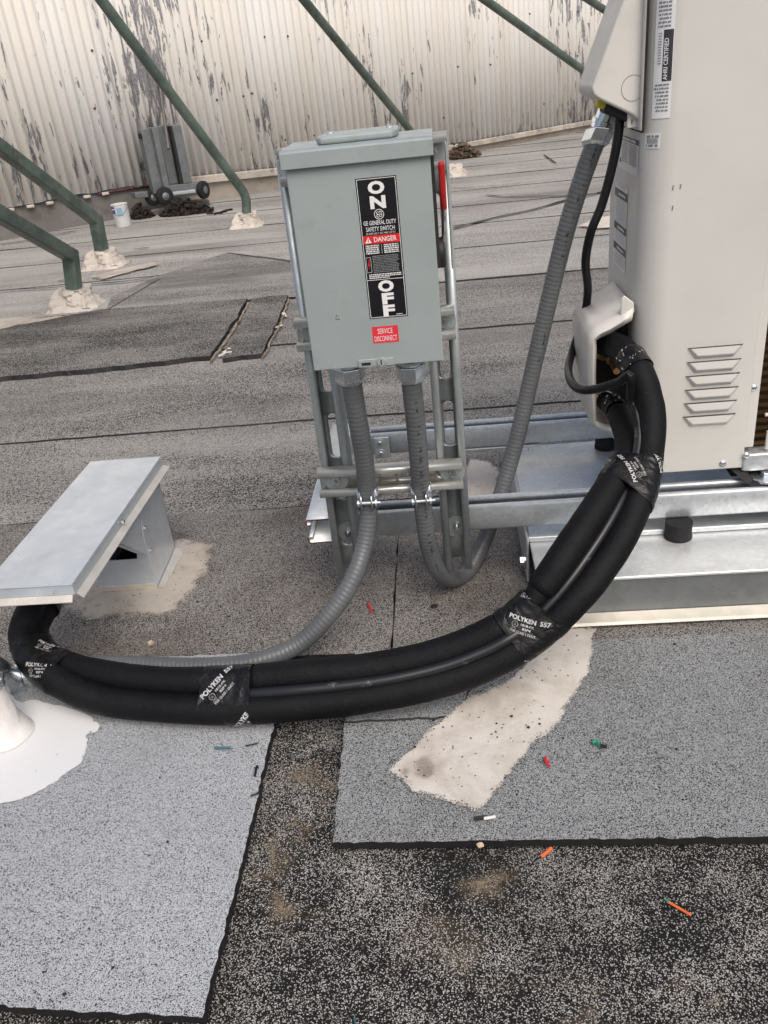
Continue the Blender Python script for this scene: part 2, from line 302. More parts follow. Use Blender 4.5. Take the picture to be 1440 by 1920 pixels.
class MB:
    def __init__(self): self.v = []; self.f = []; self.m = []; self.mats = []; self.cur = 0
    def mat(self, name):
        if name not in self.mats: self.mats.append(name)
        self.cur = self.mats.index(name); return self
    def add(self, vs, fs):
        o = len(self.v); self.v += [tuple(x) for x in vs]
        for f in fs: self.f.append(tuple(o + i for i in f)); self.m.append(self.cur)
        return self
    def box(self, x0, x1, y0, y1, z0, z1):
        return self.add([(x, y, z) for z in (z0, z1) for y in (y0, y1) for x in (x0, x1)],
                        [(0, 2, 3, 1), (4, 5, 7, 6), (0, 1, 5, 4), (2, 6, 7, 3), (0, 4, 6, 2), (1, 3, 7, 5)])
    def obox(self, c, ax, ay, az):
        c = Vector(c); ax, ay, az = Vector(ax), Vector(ay), Vector(az)
        vs = [c + ax * i + ay * j + az * k for k in (-1, 1) for j in (-1, 1) for i in (-1, 1)]
        return self.add(vs, [(0, 2, 3, 1), (4, 5, 7, 6), (0, 1, 5, 4), (2, 6, 7, 3), (0, 4, 6, 2), (1, 3, 7, 5)])
    def prism(self, poly, ext):
        """poly: list of 3D points (planar), ext: extrusion vector"""
        ext = Vector(ext); P = [Vector(p) for p in poly]; n = len(P)
        vs = P + [p + ext for p in P]
        return self.add(vs, [tuple(range(n - 1, -1, -1)), tuple(range(n, 2 * n))] + [(i, (i + 1) % n, n + (i + 1) % n, n + i) for i in range(n)])
    def ring(self, outer, inner, ext):
        """frame between two same-count loops, extruded"""
        ext = Vector(ext); n = len(outer); O = [Vector(p) for p in outer]; I = [Vector(p) for p in inner]
        vs = O + I + [p + ext for p in O] + [p + ext for p in I]; fs = []
        for i in range(n):
            j = (i + 1) % n
            fs += [(i, j, n + j, n + i), (2 * n + j, 2 * n + i, 3 * n + i, 3 * n + j), (j, i, 2 * n + i, 2 * n + j), (n + i, n + j, 3 * n + j, 3 * n + i)]
        return self.add(vs, fs)
    def cyl(self, p0, p1, r0, r1=None, seg=20, cap=True):
        p0, p1 = Vector(p0), Vector(p1); r1 = r0 if r1 is None else r1
        t = (p1 - p0).normalized(); a = t.orthogonal().normalized(); b = t.cross(a)
        vs = []; 
        for p, r in ((p0, r0), (p1, r1)):
            vs += [p + (a * math.cos(2 * math.pi * i / seg) + b * math.sin(2 * math.pi * i / seg)) * r for i in range(seg)]
        fs = [(i, (i + 1) % seg, seg + (i + 1) % seg, seg + i) for i in range(seg)]
        if cap: fs += [tuple(range(seg - 1, -1, -1)), tuple(range(seg, 2 * seg))]
        return self.add(vs, fs)
    def lathe(self, p0, axis, prof, seg=24, ref=None):
        """prof: [(t along axis, r)]"""
        p0 = Vector(p0); t = Vector(axis).normalized(); a = (Vector(ref) if ref else t.orthogonal()).normalized(); b = t.cross(a)
        vs = []
        for h, r in prof: vs += [p0 + t * h + (a * math.cos(2 * math.pi * i / seg) + b * math.sin(2 * math.pi * i / seg)) * r for i in range(seg)]
        fs = []
        for k in range(len(prof) - 1):
            fs += [(k * seg + i, k * seg + (i + 1) % seg, (k + 1) * seg + (i + 1) % seg, (k + 1) * seg + i) for i in range(seg)]
        fs += [tuple(range(seg - 1, -1, -1)), tuple(range((len(prof) - 1) * seg, len(prof) * seg))]
        return self.add(vs, fs)
    def tube(self, P, r, seg=16, cap=True, rf=None):
        P = [Vector(p) for p in P]; n = len(P); t = (P[1] - P[0]).normalized(); a = t.orthogonal().normalized(); vs = []; s = 0
        for i in range(n):
            t2 = (P[min(i + 1, n - 1)] - P[max(i - 1, 0)]).normalized()
            q = t.rotation_difference(t2); a = (q @ a); a = (a - t2 * a.dot(t2)).normalized(); t = t2; b = t.cross(a)
            if i: s += (P[i] - P[i - 1]).length
            rr = rf(i, n, s) if rf else r
            vs += [P[i] + (a * math.cos(2 * math.pi * k / seg) + b * math.sin(2 * math.pi * k / seg)) * rr for k in range(seg)]
        fs = [(i * seg + k, i * seg + (k + 1) % seg, (i + 1) * seg + (k + 1) % seg, (i + 1) * seg + k) for i in range(n - 1) for k in range(seg)]
        if cap: fs += [tuple(range(seg - 1, -1, -1)), tuple(range((n - 1) * seg, n * seg))]
        return self.add(vs, fs)
    def hexa(self, p0, axis, r, h, ref=None):
        return self.lathe(p0, axis, [(0, r * 0.94), (h * 0.1, r), (h * 0.9, r), (h, r * 0.92)], 6, ref)
    def build(self, name, parent=None, mat=None, smooth=False, bevel=0.0, seg=2, solid=0.0, ang=35):
        me = bpy.data.meshes.new(name); me.from_pydata(self.v, [], self.f)
        if mat: self.mats = [mat]; self.m = [0] * len(self.f)
        for k in self.mats: me.materials.append(MATS[k])
        me.polygons.foreach_set('material_index', self.m)
        bm = bmesh.new(); bm.from_mesh(me); bmesh.ops.recalc_face_normals(bm, faces=bm.faces) if not solid else None; bm.to_mesh(me); bm.free()
        if smooth: me.shade_smooth()
        o = bpy.data.objects.new(name, me); C.objects.link(o)
        if solid:
            s = o.modifiers.new('solid', 'SOLIDIFY'); s.thickness = solid; s.offset = 0
        if bevel:
            b = o.modifiers.new('bevel', 'BEVEL'); b.width = bevel; b.segments = seg; b.limit_method = 'ANGLE'; b.angle_limit = math.radians(ang)
            if smooth or seg > 1:
                me.shade_smooth(); wn_ = o.modifiers.new('wn', 'WEIGHTED_NORMAL'); wn_.keep_sharp = True
        elif smooth:
            try: me.set_sharp_from_angle(angle=math.radians(40))
            except Exception: pass
        if parent: adopt(o, parent)
        return o
def adopt(o, p):
    o.parent = p
    if not p.parent: o.matrix_parent_inverse = Matrix.Translation(p.location).inverted()
def thing(name, label, cat, loc=(0, 0, 0), group=None, kind=None):
    o = bpy.data.objects.new(name, None); o.empty_display_size = 0.05; o.location = loc; C.objects.link(o)
    return tag(o, label, cat, group, kind)
def tag(o, label=None, cat=None, group=None, kind=None):
    if label: o['label'] = label
    if cat: o['category'] = cat
    if group: o['group'] = group
    if kind: o['kind'] = kind
    return o
def text2d(body, size=1.0, bold=0.0, spacing=1.0, align='CENTER', lsp=1.0):
    """flat lettering: 2D verts and faces from the built-in font"""
    cu = bpy.data.curves.new('t', 'FONT'); cu.body = body; cu.size = size; cu.align_x = align; cu.align_y = 'CENTER'
    cu.offset = bold; cu.space_character = spacing; cu.space_line = lsp; cu.resolution_u = 3; cu.fill_mode = 'FRONT'
    ob = bpy.data.objects.new('t', cu); C.objects.link(ob)
    dg = bpy.context.evaluated_depsgraph_get(); me = bpy.data.meshes.new_from_object(ob.evaluated_get(dg))
    vs = [(v.co.x, v.co.y) for v in me.vertices]; fs = [tuple(p.vertices) for p in me.polygons]
    bpy.data.objects.remove(ob); bpy.data.curves.remove(cu); bpy.data.meshes.remove(me)
    return vs, fs
def fit_text(body, w_, h_, bold=0.0, lsp=1.0):
    vs, fs = text2d(body, 1.0, bold, 1.0, 'CENTER', lsp)
    xs = [v[0] for v in vs]; ys = [v[1] for v in vs]; cx, cy = (min(xs) + max(xs)) / 2, (min(ys) + max(ys)) / 2
    sx, sy = w_ / (max(xs) - min(xs)), h_ / (max(ys) - min(ys))
    return [((x - cx) * sx, (y - cy) * sy) for x, y in vs], fs

# ================================================================== THE ROOF
def wob(x, y, a=0.004, s=6.0): return a * noise.noise(Vector((x * s, y * s, 3.3)))
roof = MB()
roof.add([(-60, -20, -0.012), (80, -20, -0.012), (80, 90, -0.012), (-60, 90, -0.012)], [(0, 1, 2, 3)])
deck = roof.build('roof_deck', mat='g_dark'); tag(deck, kind='structure')
def rag(P, step=0.03, amp=0.003, sc=25.0, seed=0.0, rough=0.0):
    """subdivide a closed polygon and roughen its outline"""
    out = []
    for i in range(len(P)):
        a, b = Vector((*P[i][:2], 0)), Vector((*P[(i + 1) % len(P)][:2], 0)); l = (b - a).length; k = max(1, int(l / step)); nr = Vector((-(b - a).y, (b - a).x, 0)) / max(l, 1e-6)
        for j in range(k):
            p = a.lerp(b, j / k); q = noise.noise(Vector((p.x * sc + seed, p.y * sc, seed))) + 0.5 * noise.noise(Vector((p.x * sc * 3.1, p.y * sc * 3.1, seed + 5)))
            q += rough * noise.noise(Vector((p.x * 310, p.y * 310, seed)))
            out.append(p + nr * amp * q)
    return out
def sheet(name, P, z0, z1, mat, amp=0.002, step=0.02, sc=25.0, parent=deck, edge='bitumen', seed=0.0, foot=0.006, rough=0.0):
    """a flat sheet with a rough cut outline, top of mineral granules, dark bitumen edge"""
    R_ = rag(P, step, amp, sc, seed, rough); n = len(R_); m = MB()
    cen = sum(R_, Vector()) / n
    m.mat(mat).add([(p.x, p.y, z1) for p in R_], [tuple(range(n))])
    if edge:
        bot = [p + (p - cen).normalized() * foot * (0.6 + 0.6 * noise.noise(p * 40 + Vector((seed, 0, 0)))) for p in R_]
        m.mat(edge).add([(p.x, p.y, z1) for p in R_] + [(p.x, p.y, z0) for p in bot], [(i, n + i, n + (i + 1) % n, (i + 1) % n) for i in range(n)])
    o = m.build(name, parent); return o
# rolls of roofing running across, each lapped over the one before it
ys = [1.50, 1.975, 2.69, 3.385, 4.06, 4.70, 5.36, 6.05, 6.75, 7.5, 8.2, 8.95, 9.7, 10.5, 11.3]
for i in range(len(ys) - 1):
    y0, y1 = ys[i], ys[i + 1] + 0.05; m = MB(); nx = 420; x0, x1 = -7.0, 5.0
    xs = [x0 + (x1 - x0) * k / nx for k in range(nx + 1)]
    lift = 0.0052 if i < 4 else 0.0036
    fr = [(x, y0 + 0.012 * noise.noise(Vector((x * 1.1, i * 7.7, 0))) + 0.004 * noise.noise(Vector((x * 14, i * 3.1, 2))), max(0.0018, lift * (0.85 + 0.7 * noise.noise(Vector((x * 2.3, i * 5.5, 9)))))) for x in xs]
    vs = fr + [(x, y1, 0.0 - 0.001) for x in xs] + [(a[0], a[1] - 0.002 - 0.003 * abs(noise.noise(Vector((a[0] * 9, i, 4)))), -0.004) for a in fr]
    n1 = nx + 1
    m.mat('g_far' if y0 < 3.0 else 'g_far2').add(vs, [(k, k + 1, n1 + k + 1, n1 + k) for k in range(nx)])
    m.mat('bitumen').add([vs[k] for k in range(n1)] + [vs[2 * n1 + k] for k in range(n1)], [(k, n1 + k, n1 + k + 1, k + 1) for k in range(nx)])
    m.build('roofing_roll', deck)
def GP(*pts): return [on(*p) for p in pts]
# near sheets
sheet('roofing_sheet', [(-1.6, 1.497), (-1.6, 1.0), (-0.78, 1.008), (-0.1165, 1.0), (-0.1185, 1.25), (-0.120, 1.50)], -0.004, 0.0040, 'g_brown', 0.003, seed=1)
sheet('roofing_sheet', [(-0.119, 1.497), (-0.1165, 1.25), (-0.1145, 0.995), (1.6, 0.985), (1.6, 1.475)], -0.004, 0.0035, 'g_brown', 0.0015, seed=2, foot=0.002)
sheet('roofing_sheet', [(-1.5, 1.012), (-1.5, 0.475), (-0.478, 0.468), (-0.271, 0.455), (-0.268, 0.66), (-0.270, 0.855), (-0.297, 1.011)], -0.004, 0.0060, 'g_light', 0.0026, 0.006, 60, seed=3, foot=0.0025, rough=0.35)
sheet('roofing_sheet', [(-0.172, 0.845), (-0.168, 0.653), (0.308, 0.646), (0.9, 0.648), (1.5, 0.640), (1.5, 1.0), (-0.165, 1.006)], -0.006, 0.0042, 'g_mid', 0.0026, 0.006, 60, seed=4, foot=0.0022, rough=0.35)
sheet('roofing_sheet', [(-0.170, 1.002), (-0.171, 0.850), (-0.02, 0.852), (0.02, 0.99)], 0.0040, 0.0068, 'g_mid', 0.0030, 0.006, 60, seed=5, foot=0.003, rough=0.4)
# torn, lifting older pieces further back
sheet('torn_roofing_sheet', GP((-300, 760), (0, 716), (200, 697), (394, 676), (430, 625), (465, 567), (330, 577), (190, 587), (0, 625)), -0.004, 0.016, 'g_torn', 0.010, 0.02, 9, seed=6, foot=0.010, rough=0.2)
sheet('torn_roofing_sheet', GP((419, 681), (455, 674), (491, 671), (520, 615), (541, 560), (505, 562), (474, 567), (448, 622)), -0.004, 0.015, 'g_torn', 0.010, 0.02, 9, seed=7, foot=0.008, rough=0.2)
sheet('torn_roofing_sheet', GP((420, 478), (560, 492), (560, 560), (330, 575), (200, 585), (210, 560), (300, 520)), -0.004, 0.009, 'g_far', 0.012, 0.04, 6, seed=8)
for a, b, wv in (((396, 677), (466, 567), 0.008), ((492, 671), (541, 560), 0.007)):
    m = MB(); P = catmull([on(*a, 0.011), (on(*a, 0.011) * 0.55 + on(*b, 0.011) * 0.45) + Vector((0.012, 0, 0.002)), on(*b, 0.011)], 14)
    P = [p + Vector((0.008 * noise.noise(p * 18), 0, 0.004 * noise.noise(p * 25))) for p in P]
    m.tube(P, wv * 0.5, 6).build('frayed_edge', deck, 'paper_edge')
for px, py in ((425, 657), (418, 664), (533, 590), (522, 612), (430, 664)):
    p = on(px, py, 0.012); a = random.uniform(0, 3); m = MB()
    m.obox(p, Vector((math.cos(a), math.sin(a), 0.2)) * 0.016, Vector((-math.sin(a), math.cos(a), 0)) * 0.006, Vector((0, 0, 0.0015)))
    m.build('paper_scrap', deck, 'paper')
# bitumen cracks and repair lines across the far rolls
def crack(pts, w0, z=0.010, name='bitumen_seam'):
    P = catmull([on(*p, z) for p in pts], 14); vs = []; n = len(P)
    for i, p in enumerate(P):
        t = (P[min(i + 1, n - 1)] - P[max(i - 1, 0)]).normalized(); s = Vector((-t.y, t.x, 0)); ww = w0 * (0.55 + 0.8 * abs(noise.noise(p * 8)))
        j = Vector((0, 0.012 * noise.noise(p * 5), 0))
        vs += [p + s * ww + j, p - s * ww + j]
    m = MB(); m.add(vs, [(2 * i, 2 * i + 1, 2 * i + 3, 2 * i + 2) for i in range(n - 1)]); m.build(name, deck, 'bitumen')
crack([(850, 427), (930, 407), (1000, 392), (1070, 372), (1100, 366), (1150, 354)], 0.018)
crack([(910, 365), (960, 368), (1075, 366)], 0.012)
crack([(845, 352), (888, 350)], 0.014)
crack([(425, 474), (480, 481), (560, 492)], 0.012)
crack([(0, 457), (60, 449), (142, 432)], 0.016)
crack([(1020, 290), (1042, 305)], 0.010)
crack([(300, 522), (190, 587)], 0.006); crack([(0, 545), (60, 541), (215, 529), (288, 519)], 0.010); crack([(250, 467), (278, 464)], 0.012)
crack([(107, 527), (120, 524)], 0.012); crack([(280, 530), (292, 529)], 0.010)


crack([(845, 240), (980, 282), (1100, 250)], 0.006) if False else None
# coatings brushed on the roof
def patch(name, pts, z, mat, amp=0.012, sc=30, seed=0.0, step=0.0016, width=0.014):
    return blot(name, [on(*p, z) for p in pts], z, mat, width, seed)
def blot(name, P, z, mat, width, seed=0.0):
    R_ = rag(P, width * 0.35, width * 0.5, 20 / max(width, 0.004) * 0.02, seed); n = len(R_); cen = sum(R_, Vector()) / n
    def inset(k): return [p + (cen - p) * min(0.9, k / max(1e-6, (cen - p).length)) for p in R_]
    I1, I2 = inset(width), inset(width * 2.2); O_ = [p + (p - cen).normalized() * width * 0.6 for p in R_]
    vs = [(p.x, p.y, z) for p in O_ + R_ + I1 + I2] + [(cen.x, cen.y, z)]
    fs = [(k * n + i, k * n + (i + 1) % n, (k + 1) * n + (i + 1) % n, (k + 1) * n + i) for k in range(3) for i in range(n)] + [(3 * n + i, 3 * n + (i + 1) % n, 4 * n) for i in range(n)]
    m = MB(); m.add(vs, fs); o = m.build(name, deck, mat)
    at_ = o.data.attributes.new('rim', 'FLOAT', 'POINT'); at_.data.foreach_set('value', [-0.7] * n + [0.0] * n + [0.45] * n + [0.9] * n + [1.2]); return o
patch('coating_patch', [(1040, 1178), (1117, 1178), (1112, 1215), (1098, 1262), (1075, 1310), (1040, 1360), (990, 1412), (940, 1460), (905, 1510), (882, 1522), (840, 1500), (770, 1480), (724, 1448), (745, 1425), (778, 1400), (800, 1368), (880, 1310), (960, 1270), (1010, 1220)], 0.0092, 'coat_cream', 0.005, 60, 1, width=0.012)
patch('coating_patch', [(-60, 1300), (0, 1290), (40, 1318), (62, 1312), (85, 1318), (105, 1322), (140, 1330), (172, 1345), (178, 1362), (160, 1380), (163, 1400), (150, 1430), (105, 1465), (60, 1490), (0, 1506), (-120, 1490), (-140, 1380)], 0.0082, 'coat_white', 0.004, 60, 2, width=0.006)
patch('coating_patch', [(168, 1358), (180, 1353), (188, 1360), (182, 1371), (172, 1373)], 0.0083, 'coat_white', 0.003, 120, 3, 0.004, width=0.003)
patch('coating_patch', [(105, 1120), (130, 1070), (190, 1040), (300, 1010), (370, 1012), (408, 1022), (402, 1060), (372, 1100), (345, 1130), (310, 1155), (230, 1162), (150, 1160)], 0.0062, 'coat_tan', 0.010, 40, 4, width=0.022)
patch('coating_patch', [(868, 880), (880, 860), (915, 862), (945, 885), (940, 920), (915, 935), (868, 940), (850, 905)], 0.0062, 'coat_pale', 0.010, 30, 5, width=0.016)
patch('coating_patch', [(1082, 424), (1110, 410), (1160, 398), (1160, 428), (1110, 428)], 0.012, 'coat_pale', 0.012, 20, 6, width=0.03)
patch('coating_patch', [(-80, 640), (-40, 600), (60, 592), (150, 588), (205, 592), (120, 604), (20, 612)], 0.0085, 'coat_tan', 0.02, 12, 7, width=0.05)
patch('coating_patch', [(165, 520), (215, 505), (290, 490), (300, 496), (230, 514), (190, 524)], 0.0105, 'coat_tan', 0.02, 12, 8, width=0.04)
for k_, (px_, py_, r_w, r_h) in enumerate(((575, 1455, 55, 40), (525, 1705, 45, 60), (590, 1440, 30, 25), (515, 1600, 28, 55), (910, 1660, 70, 45), (1345, 1880, 30, 30), (555, 1540, 35, 30), (790, 1700, 25, 18))):
    patch('dirt_stain', [(px_ + r_w * math.cos(a) * (1 + 0.3 * math.sin(3 * a + k_)), py_ + r_h * math.sin(a)) for a in np.linspace(0, 2 * math.pi, 13)[:-1]], -0.0085, 'stain_tan', seed=k_ + 20, width=0.016)

# ================================================================== THE CORRUGATED WALL
WA = Vector((-3.038, 5.80, 0)); WU = Vector((0.75365, 0.65728, 0)); WN = Vector((0.65728, -0.75365, 0))   # along, and towards the viewer
wall = thing('corrugated_wall', 'tall corrugated metal siding wall with peeling cream paint at the back', 'wall', WA)
def wbot(s): 
    return float(np.interp(s, [-9, 1.1, 1.25, 2.3, 4.2, 30], [0.205, 0.205, 0.205, 0.150, 0.09, 0.10]))
pitch = 0.068; per = 10; s = -5.1; k = 0
while s < 9.5:
    m = MB(); nw = per * 8 + 4; vs = []; dip = random.uniform(-0.006, 0.006)
    for i in range(nw + 1):
        q = s + i * pitch / 8; a = 0.0095 * math.cos(2 * math.pi * i / 8) + (0.0035 if i < 4 else 0) + 0.001 * (k % 2)
        zb = wbot(q) + dip + (0.010 * noise.noise(Vector((q * 9, 0, 1))))
        p = WA + WU * q + WN * (0.03 + a)
        vs += [(p.x, p.y, zb), (p.x, p.y, 1.2), (p.x, p.y, 3.4)]
    fs = [(3 * i + j, 3 * i + 3 + j, 3 * i + 4 + j, 3 * i + 1 + j) for i in range(nw) for j in range(2)]
    m.add(vs, fs).build('siding_sheet', wall, 'siding', smooth=True, solid=0.0012)
    s += per * pitch; k += 1
# nail heads on the sheets
nh = MB()
for k in range(30):
    q = random.uniform(-1.5, 7); z = random.choice([0.34, 0.72, 1.1]) + random.uniform(-0.02, 0.02); p = WA + WU * q + WN * 0.036 + Vector((0, 0, z)); nh.cyl(p, p + WN * 0.012, 0.009, 0.006, 8)
tag(nh.build('nail_heads', wall, 'rust_edge'), kind='stuff')
m = MB()
def wpt(s, o, z): p = WA + WU * s + WN * o; return (p.x, p.y, z)
def wbox(m, s0, s1, o0, o1, z0, z1): m.add([wpt(s, o, z) for z in (z0, z1) for o in (o0, o1) for s in (s0, s1)], [(0, 2, 3, 1), (4, 5, 7, 6), (0, 1, 5, 4), (2, 6, 7, 3), (0, 4, 6, 2), (1, 3, 7, 5)])
wbox(m, -9, 1.30, -0.2, 0.005, -0.01, 0.195); m.build('concrete_curb', wall, 'concrete', bevel=0.006)
m = MB(); wbox(m, 1.30, 14, -0.2, 0.015, -0.01, 0.075); 
m.build('stucco_curb', wall, 'stucco', bevel=0.01)
# flashing band under the sheets, following their lower edge
m = MB(); ss = [1.33, 1.8, 2.3, 3.2, 4.2, 6, 9, 12.5]; O = []
for q in ss: z1 = wbot(q) + 0.012; z0 = z1 - (0.055 if q < 4 else 0.045); O.append((q, z0, z1))
vs = [wpt(q, o, z) for q, a, b in O for o, z in ((0.018, a), (0.055, a), (0.055, b - 0.008), (0.042, b))]
fs = [(4 * i + j, 4 * i + 4 + j, 4 * i + 4 + (j + 1) % 4, 4 * i + (j + 1) % 4) for i in range(len(O) - 1) for j in range(4)]
m.add(vs, fs).build('flashing_band', wall, 'board')
m = MB(); vs = []
for q in ss: vs += [wpt(q, 0.016, -0.01), wpt(q, 0.022, wbot(q) - 0.03)]
m.add(vs, [(2 * i, 2 * i + 2, 2 * i + 3, 2 * i + 1) for i in range(len(ss) - 1)]).build('stucco_face', wall, 'stucco')
m = MB(); wbox(m, 0.75, 1.28, 0.012, 0.03, 0.186, 0.200); m.build('rusted_sill', wall, 'rust_edge', bevel=0.006)
m = MB()
for q in np.arange(-1.4, 0.9, 0.136): wbox(m, q, q + 0.05, 0.012, 0.04, 0.178, 0.198)
tag(m.build('closure_strip', wall, 'coat_pink', bevel=0.004))

# ================================================================== GREEN BRACES
def brace(label, foot, elbow_px, far_px, Yfar, size, square, group='slanting green steel braces', ext=2.6, footsize=0.12, low=False):
    f = Vector(foot); e = at(elbow_px[0], elbow_px[1], f.y); e = Vector((f.x * 0.25 + e.x * 0.75, f.y, e.z)); g = at(far_px[0], far_px[1], Yfar); d = (g - e)
    t = thing('roof_brace', label, 'brace', (f.x, f.y, 0), group)
    top = e + d * ext; m = MB(); base = Vector((f.x, f.y, -0.005)); h = size / 2
    if square:
        d1 = (e - base).normalized(); d2 = d.normalized(); nrm = d1.cross(d2).normalized()
        def cs(p, tang, mit=None):
            sd = nrm.cross(tang).normalized()
            k = 1.0
            if mit is not None: sd2 = mit; k = 1.0 / max(0.3, sd.dot(mit)); sd = mit
            return [p + sd * h * k * i + nrm * h * j for i, j in ((-1, -1), (1, -1), (1, 1), (-1, 1))]
        s1 = nrm.cross(d1); s2 = nrm.cross(d2); mit = (s1 + s2).normalized()
        vs = cs(base, d1) + cs(e, d1, mit) + cs(top, d2)
        m.add(vs, [(i, (i + 1) % 4, 4 + (i + 1) % 4, 4 + i) for i in range(4)] + [(4 + i, 4 + (i + 1) % 4, 8 + (i + 1) % 4, 8 + i) for i in range(4)] + [(8, 9, 10, 11)])
        m.build('tube', t, 'green_steel', bevel=0.006, seg=2)
    else:
        a = e + (base - e).normalized() * 0.05; b = e + d.normalized() * 0.05
        P = [base, base.lerp(a, 0.5)] + [a.lerp(e, q).lerp(e.lerp(b, q), q) for q in (0, .2, .4, .6, .8, 1)] + [b.lerp(top, 0.3), b.lerp(top, 0.6), top]
        m.tube(P, h, 18).build('tube', t, 'green_steel', smooth=True)
    # coated footing: lumpy block of roof coating
    bm = bmesh.new(); bmesh.ops.create_icosphere(bm, subdivisions=5, radius=1.0)
    for v in bm.verts:
        c = v.co.copy(); q = 1.0 / max(abs(c.x), abs(c.y), abs(c.z)) ** 0.75; c = c * q
        x, y, z = c.x * footsize, c.y * footsize * 0.9, (c.z * 0.5 + 0.5) * footsize * 0.95
        fl = 1 + 0.75 * max(0, 0.35 - z / footsize) ; x *= fl * (1 - 0.35 * z / footsize); y *= fl * (1 - 0.35 * z / footsize)
        nn = noise.noise(Vector((x * 22, y * 22, z * 22 + f.x))) * 0.016 + noise.noise(Vector((x * 60, y * 60, z * 60))) * 0.007 + noise.noise(Vector((x * 140, y * 140, z * 140))) * 0.004
        v.co = Vector((f.x + x + nn, f.y + y + nn, z - 0.01 + nn * 0.6))
    me = bpy.data.meshes.new('coated_footing'); bm.to_mesh(me); bm.free(); me.shade_smooth(); me.materials.append(MATS['coat_pink'])
    o = bpy.data.objects.new('coated_footing', me); C.objects.link(o); adopt(o, t)
brace('square green steel brace nearest the camera, at the left edge, footing coated cream', on(143, 578), (137, 478), (0, 402), 3.05, 0.055, True, footsize=0.105)
brace('square green steel brace, second from the left, bent just above its cream footing', on(197, 500), (181, 412), (0, 276), 3.9, 0.057, True, footsize=0.105)
brace('round green pipe brace crossing in front of the small wheeled lift', on(463, 424), (464, 366), (190, 0), 4.8, 0.057, False, footsize=0.098)
brace('round green pipe brace vanishing behind the grey switch box', on(850, 330), (800, 298), (570, 0), 5.7, 0.054, False, footsize=0.1)
brace('round green pipe brace running behind the wedge shaped conduit cover', on(1235, 262), (1168, 200), (910, 0), 6.9, 0.058, False, footsize=0.1)
brace('short visible length of green pipe brace at the top, beside the condenser', on(1330, 225), (1262, 118), (1105, 0), 8.1, 0.06, False, footsize=0.1)

# ================================================================== THINGS BY THE WALL
# small wheeled material lift, standing on a concrete pad
def lift():
    b0 = atw(330, 378, 0.2)
    t = thing('material_lift', 'folded grey metal lift with masts and rubber wheels against the corrugated wall', 'lift', b0)
    pxm = b0.y / FPX * 0.98
    def bar(name, p0, p1, w_, dpt, mat='lift_metal', off=0.0):
        a, b = atw(*p0, 0.18 - off), atw(*p1, 0.18 - off); ax = (b - a); l = ax.length; ax.normalize(); sx = ax.cross(WN).normalized()
        m = MB(); m.obox((a + b) / 2, ax * l / 2, sx * w_ / 2, WN * dpt / 2); return m.build(name, t, mat, bevel=0.004)
    bar('mast', (272, 242), (298, 362), 25 * pxm, 0.07); bar('mast_flange', (285, 239), (308, 349), 11 * pxm, 0.09, off=-0.03)
    bar('mast', (303, 236), (326, 344), 24 * pxm, 0.06, off=0.05); bar('mast_recess', (319, 236), (340, 345), 8 * pxm, 0.05, 'box_dark', 0.0)
    bar('mast', (327, 234), (349, 343), 17 * pxm, 0.07, off=-0.01)
    bar('knob', (261, 250), (264, 260), 5 * pxm, 0.03, 'rubber', -0.03)
    bar('base_beam', (306, 360), (376, 353), 21 * pxm, 0.10, off=-0.03); bar('axle_bar', (318, 364), (366, 358), 6 * pxm, 0.02, 'galv', -0.10)
    bar('winch_frame', (250, 367), (274, 364), 10 * pxm, 0.08, off=0.03)
    def wheel(px, py, off, r, yaw):
        c = atw(px, py, 0.18 - off); ax = Vector((math.cos(yaw), math.sin(yaw), 0)); m = MB()
        m.lathe(c - ax * 0.022, ax, [(0, r * 0.72), (0.004, r * 0.95), (0.012, r), (0.032, r), (0.040, r * 0.95), (0.044, r * 0.72)], 22); wv = m.build('wheel', t, 'rubber', smooth=True)
        m = MB(); m.lathe(c - ax * 0.028, ax, [(0, r * 0.2), (0.004, r * 0.42), (0.050, r * 0.42), (0.056, r * 0.2)], 14); m.build('hub', wv, 'lift_metal', smooth=True)
    wheel(309, 368, -0.10, 0.064, -0.9); wheel(381, 356, -0.08, 0.064, -0.35); wheel(287, 370, 0.03, 0.060, -0.9)
    P = catmull([atw(381, 373, 0.26), atw(383, 380, 0.28), atw(384, 389, 0.30)], 6)
    m = MB(); m.tube(P, 0.003, 6).build('hook_wire', t, 'lift_metal')
    P = [atw(384.5 + 4.6 * math.cos(a), 391 + 5.5 * math.sin(a), 0.30) for a in np.linspace(0, 2 * math.pi, 18)]
    m = MB(); m.tube(P, 0.004, 6, False).build('hook_ring', t, 'lift_metal')
    pad = MB(); q0, q1 = atw(272, 392, 0.10), atw(385, 380, 0.10); zt_ = atw(325, 386, 0.2).z
    c0 = (q0 + q1) / 2; c0.z = zt_ / 2 - 0.004; pad.obox(c0, WU * ((q1 - q0).length / 2), WN * 0.085, Vector((0, 0, zt_ / 2 + 0.002)))
    tag(pad.build('concrete_pad', None, 'concrete', bevel=0.012), 'low concrete pad under the wheeled lift', 'concrete pad')
    rod = MB(); rod.cyl(atw(298.5, 155, 0.06), atw(316, 279, 0.30), 0.011, 0.011, 10)
    tag(rod.build('steel_rod', None, 'lift_dark', smooth=True), 'thin dark rod leaning upright on the wheeled lift', 'rod')
lift()
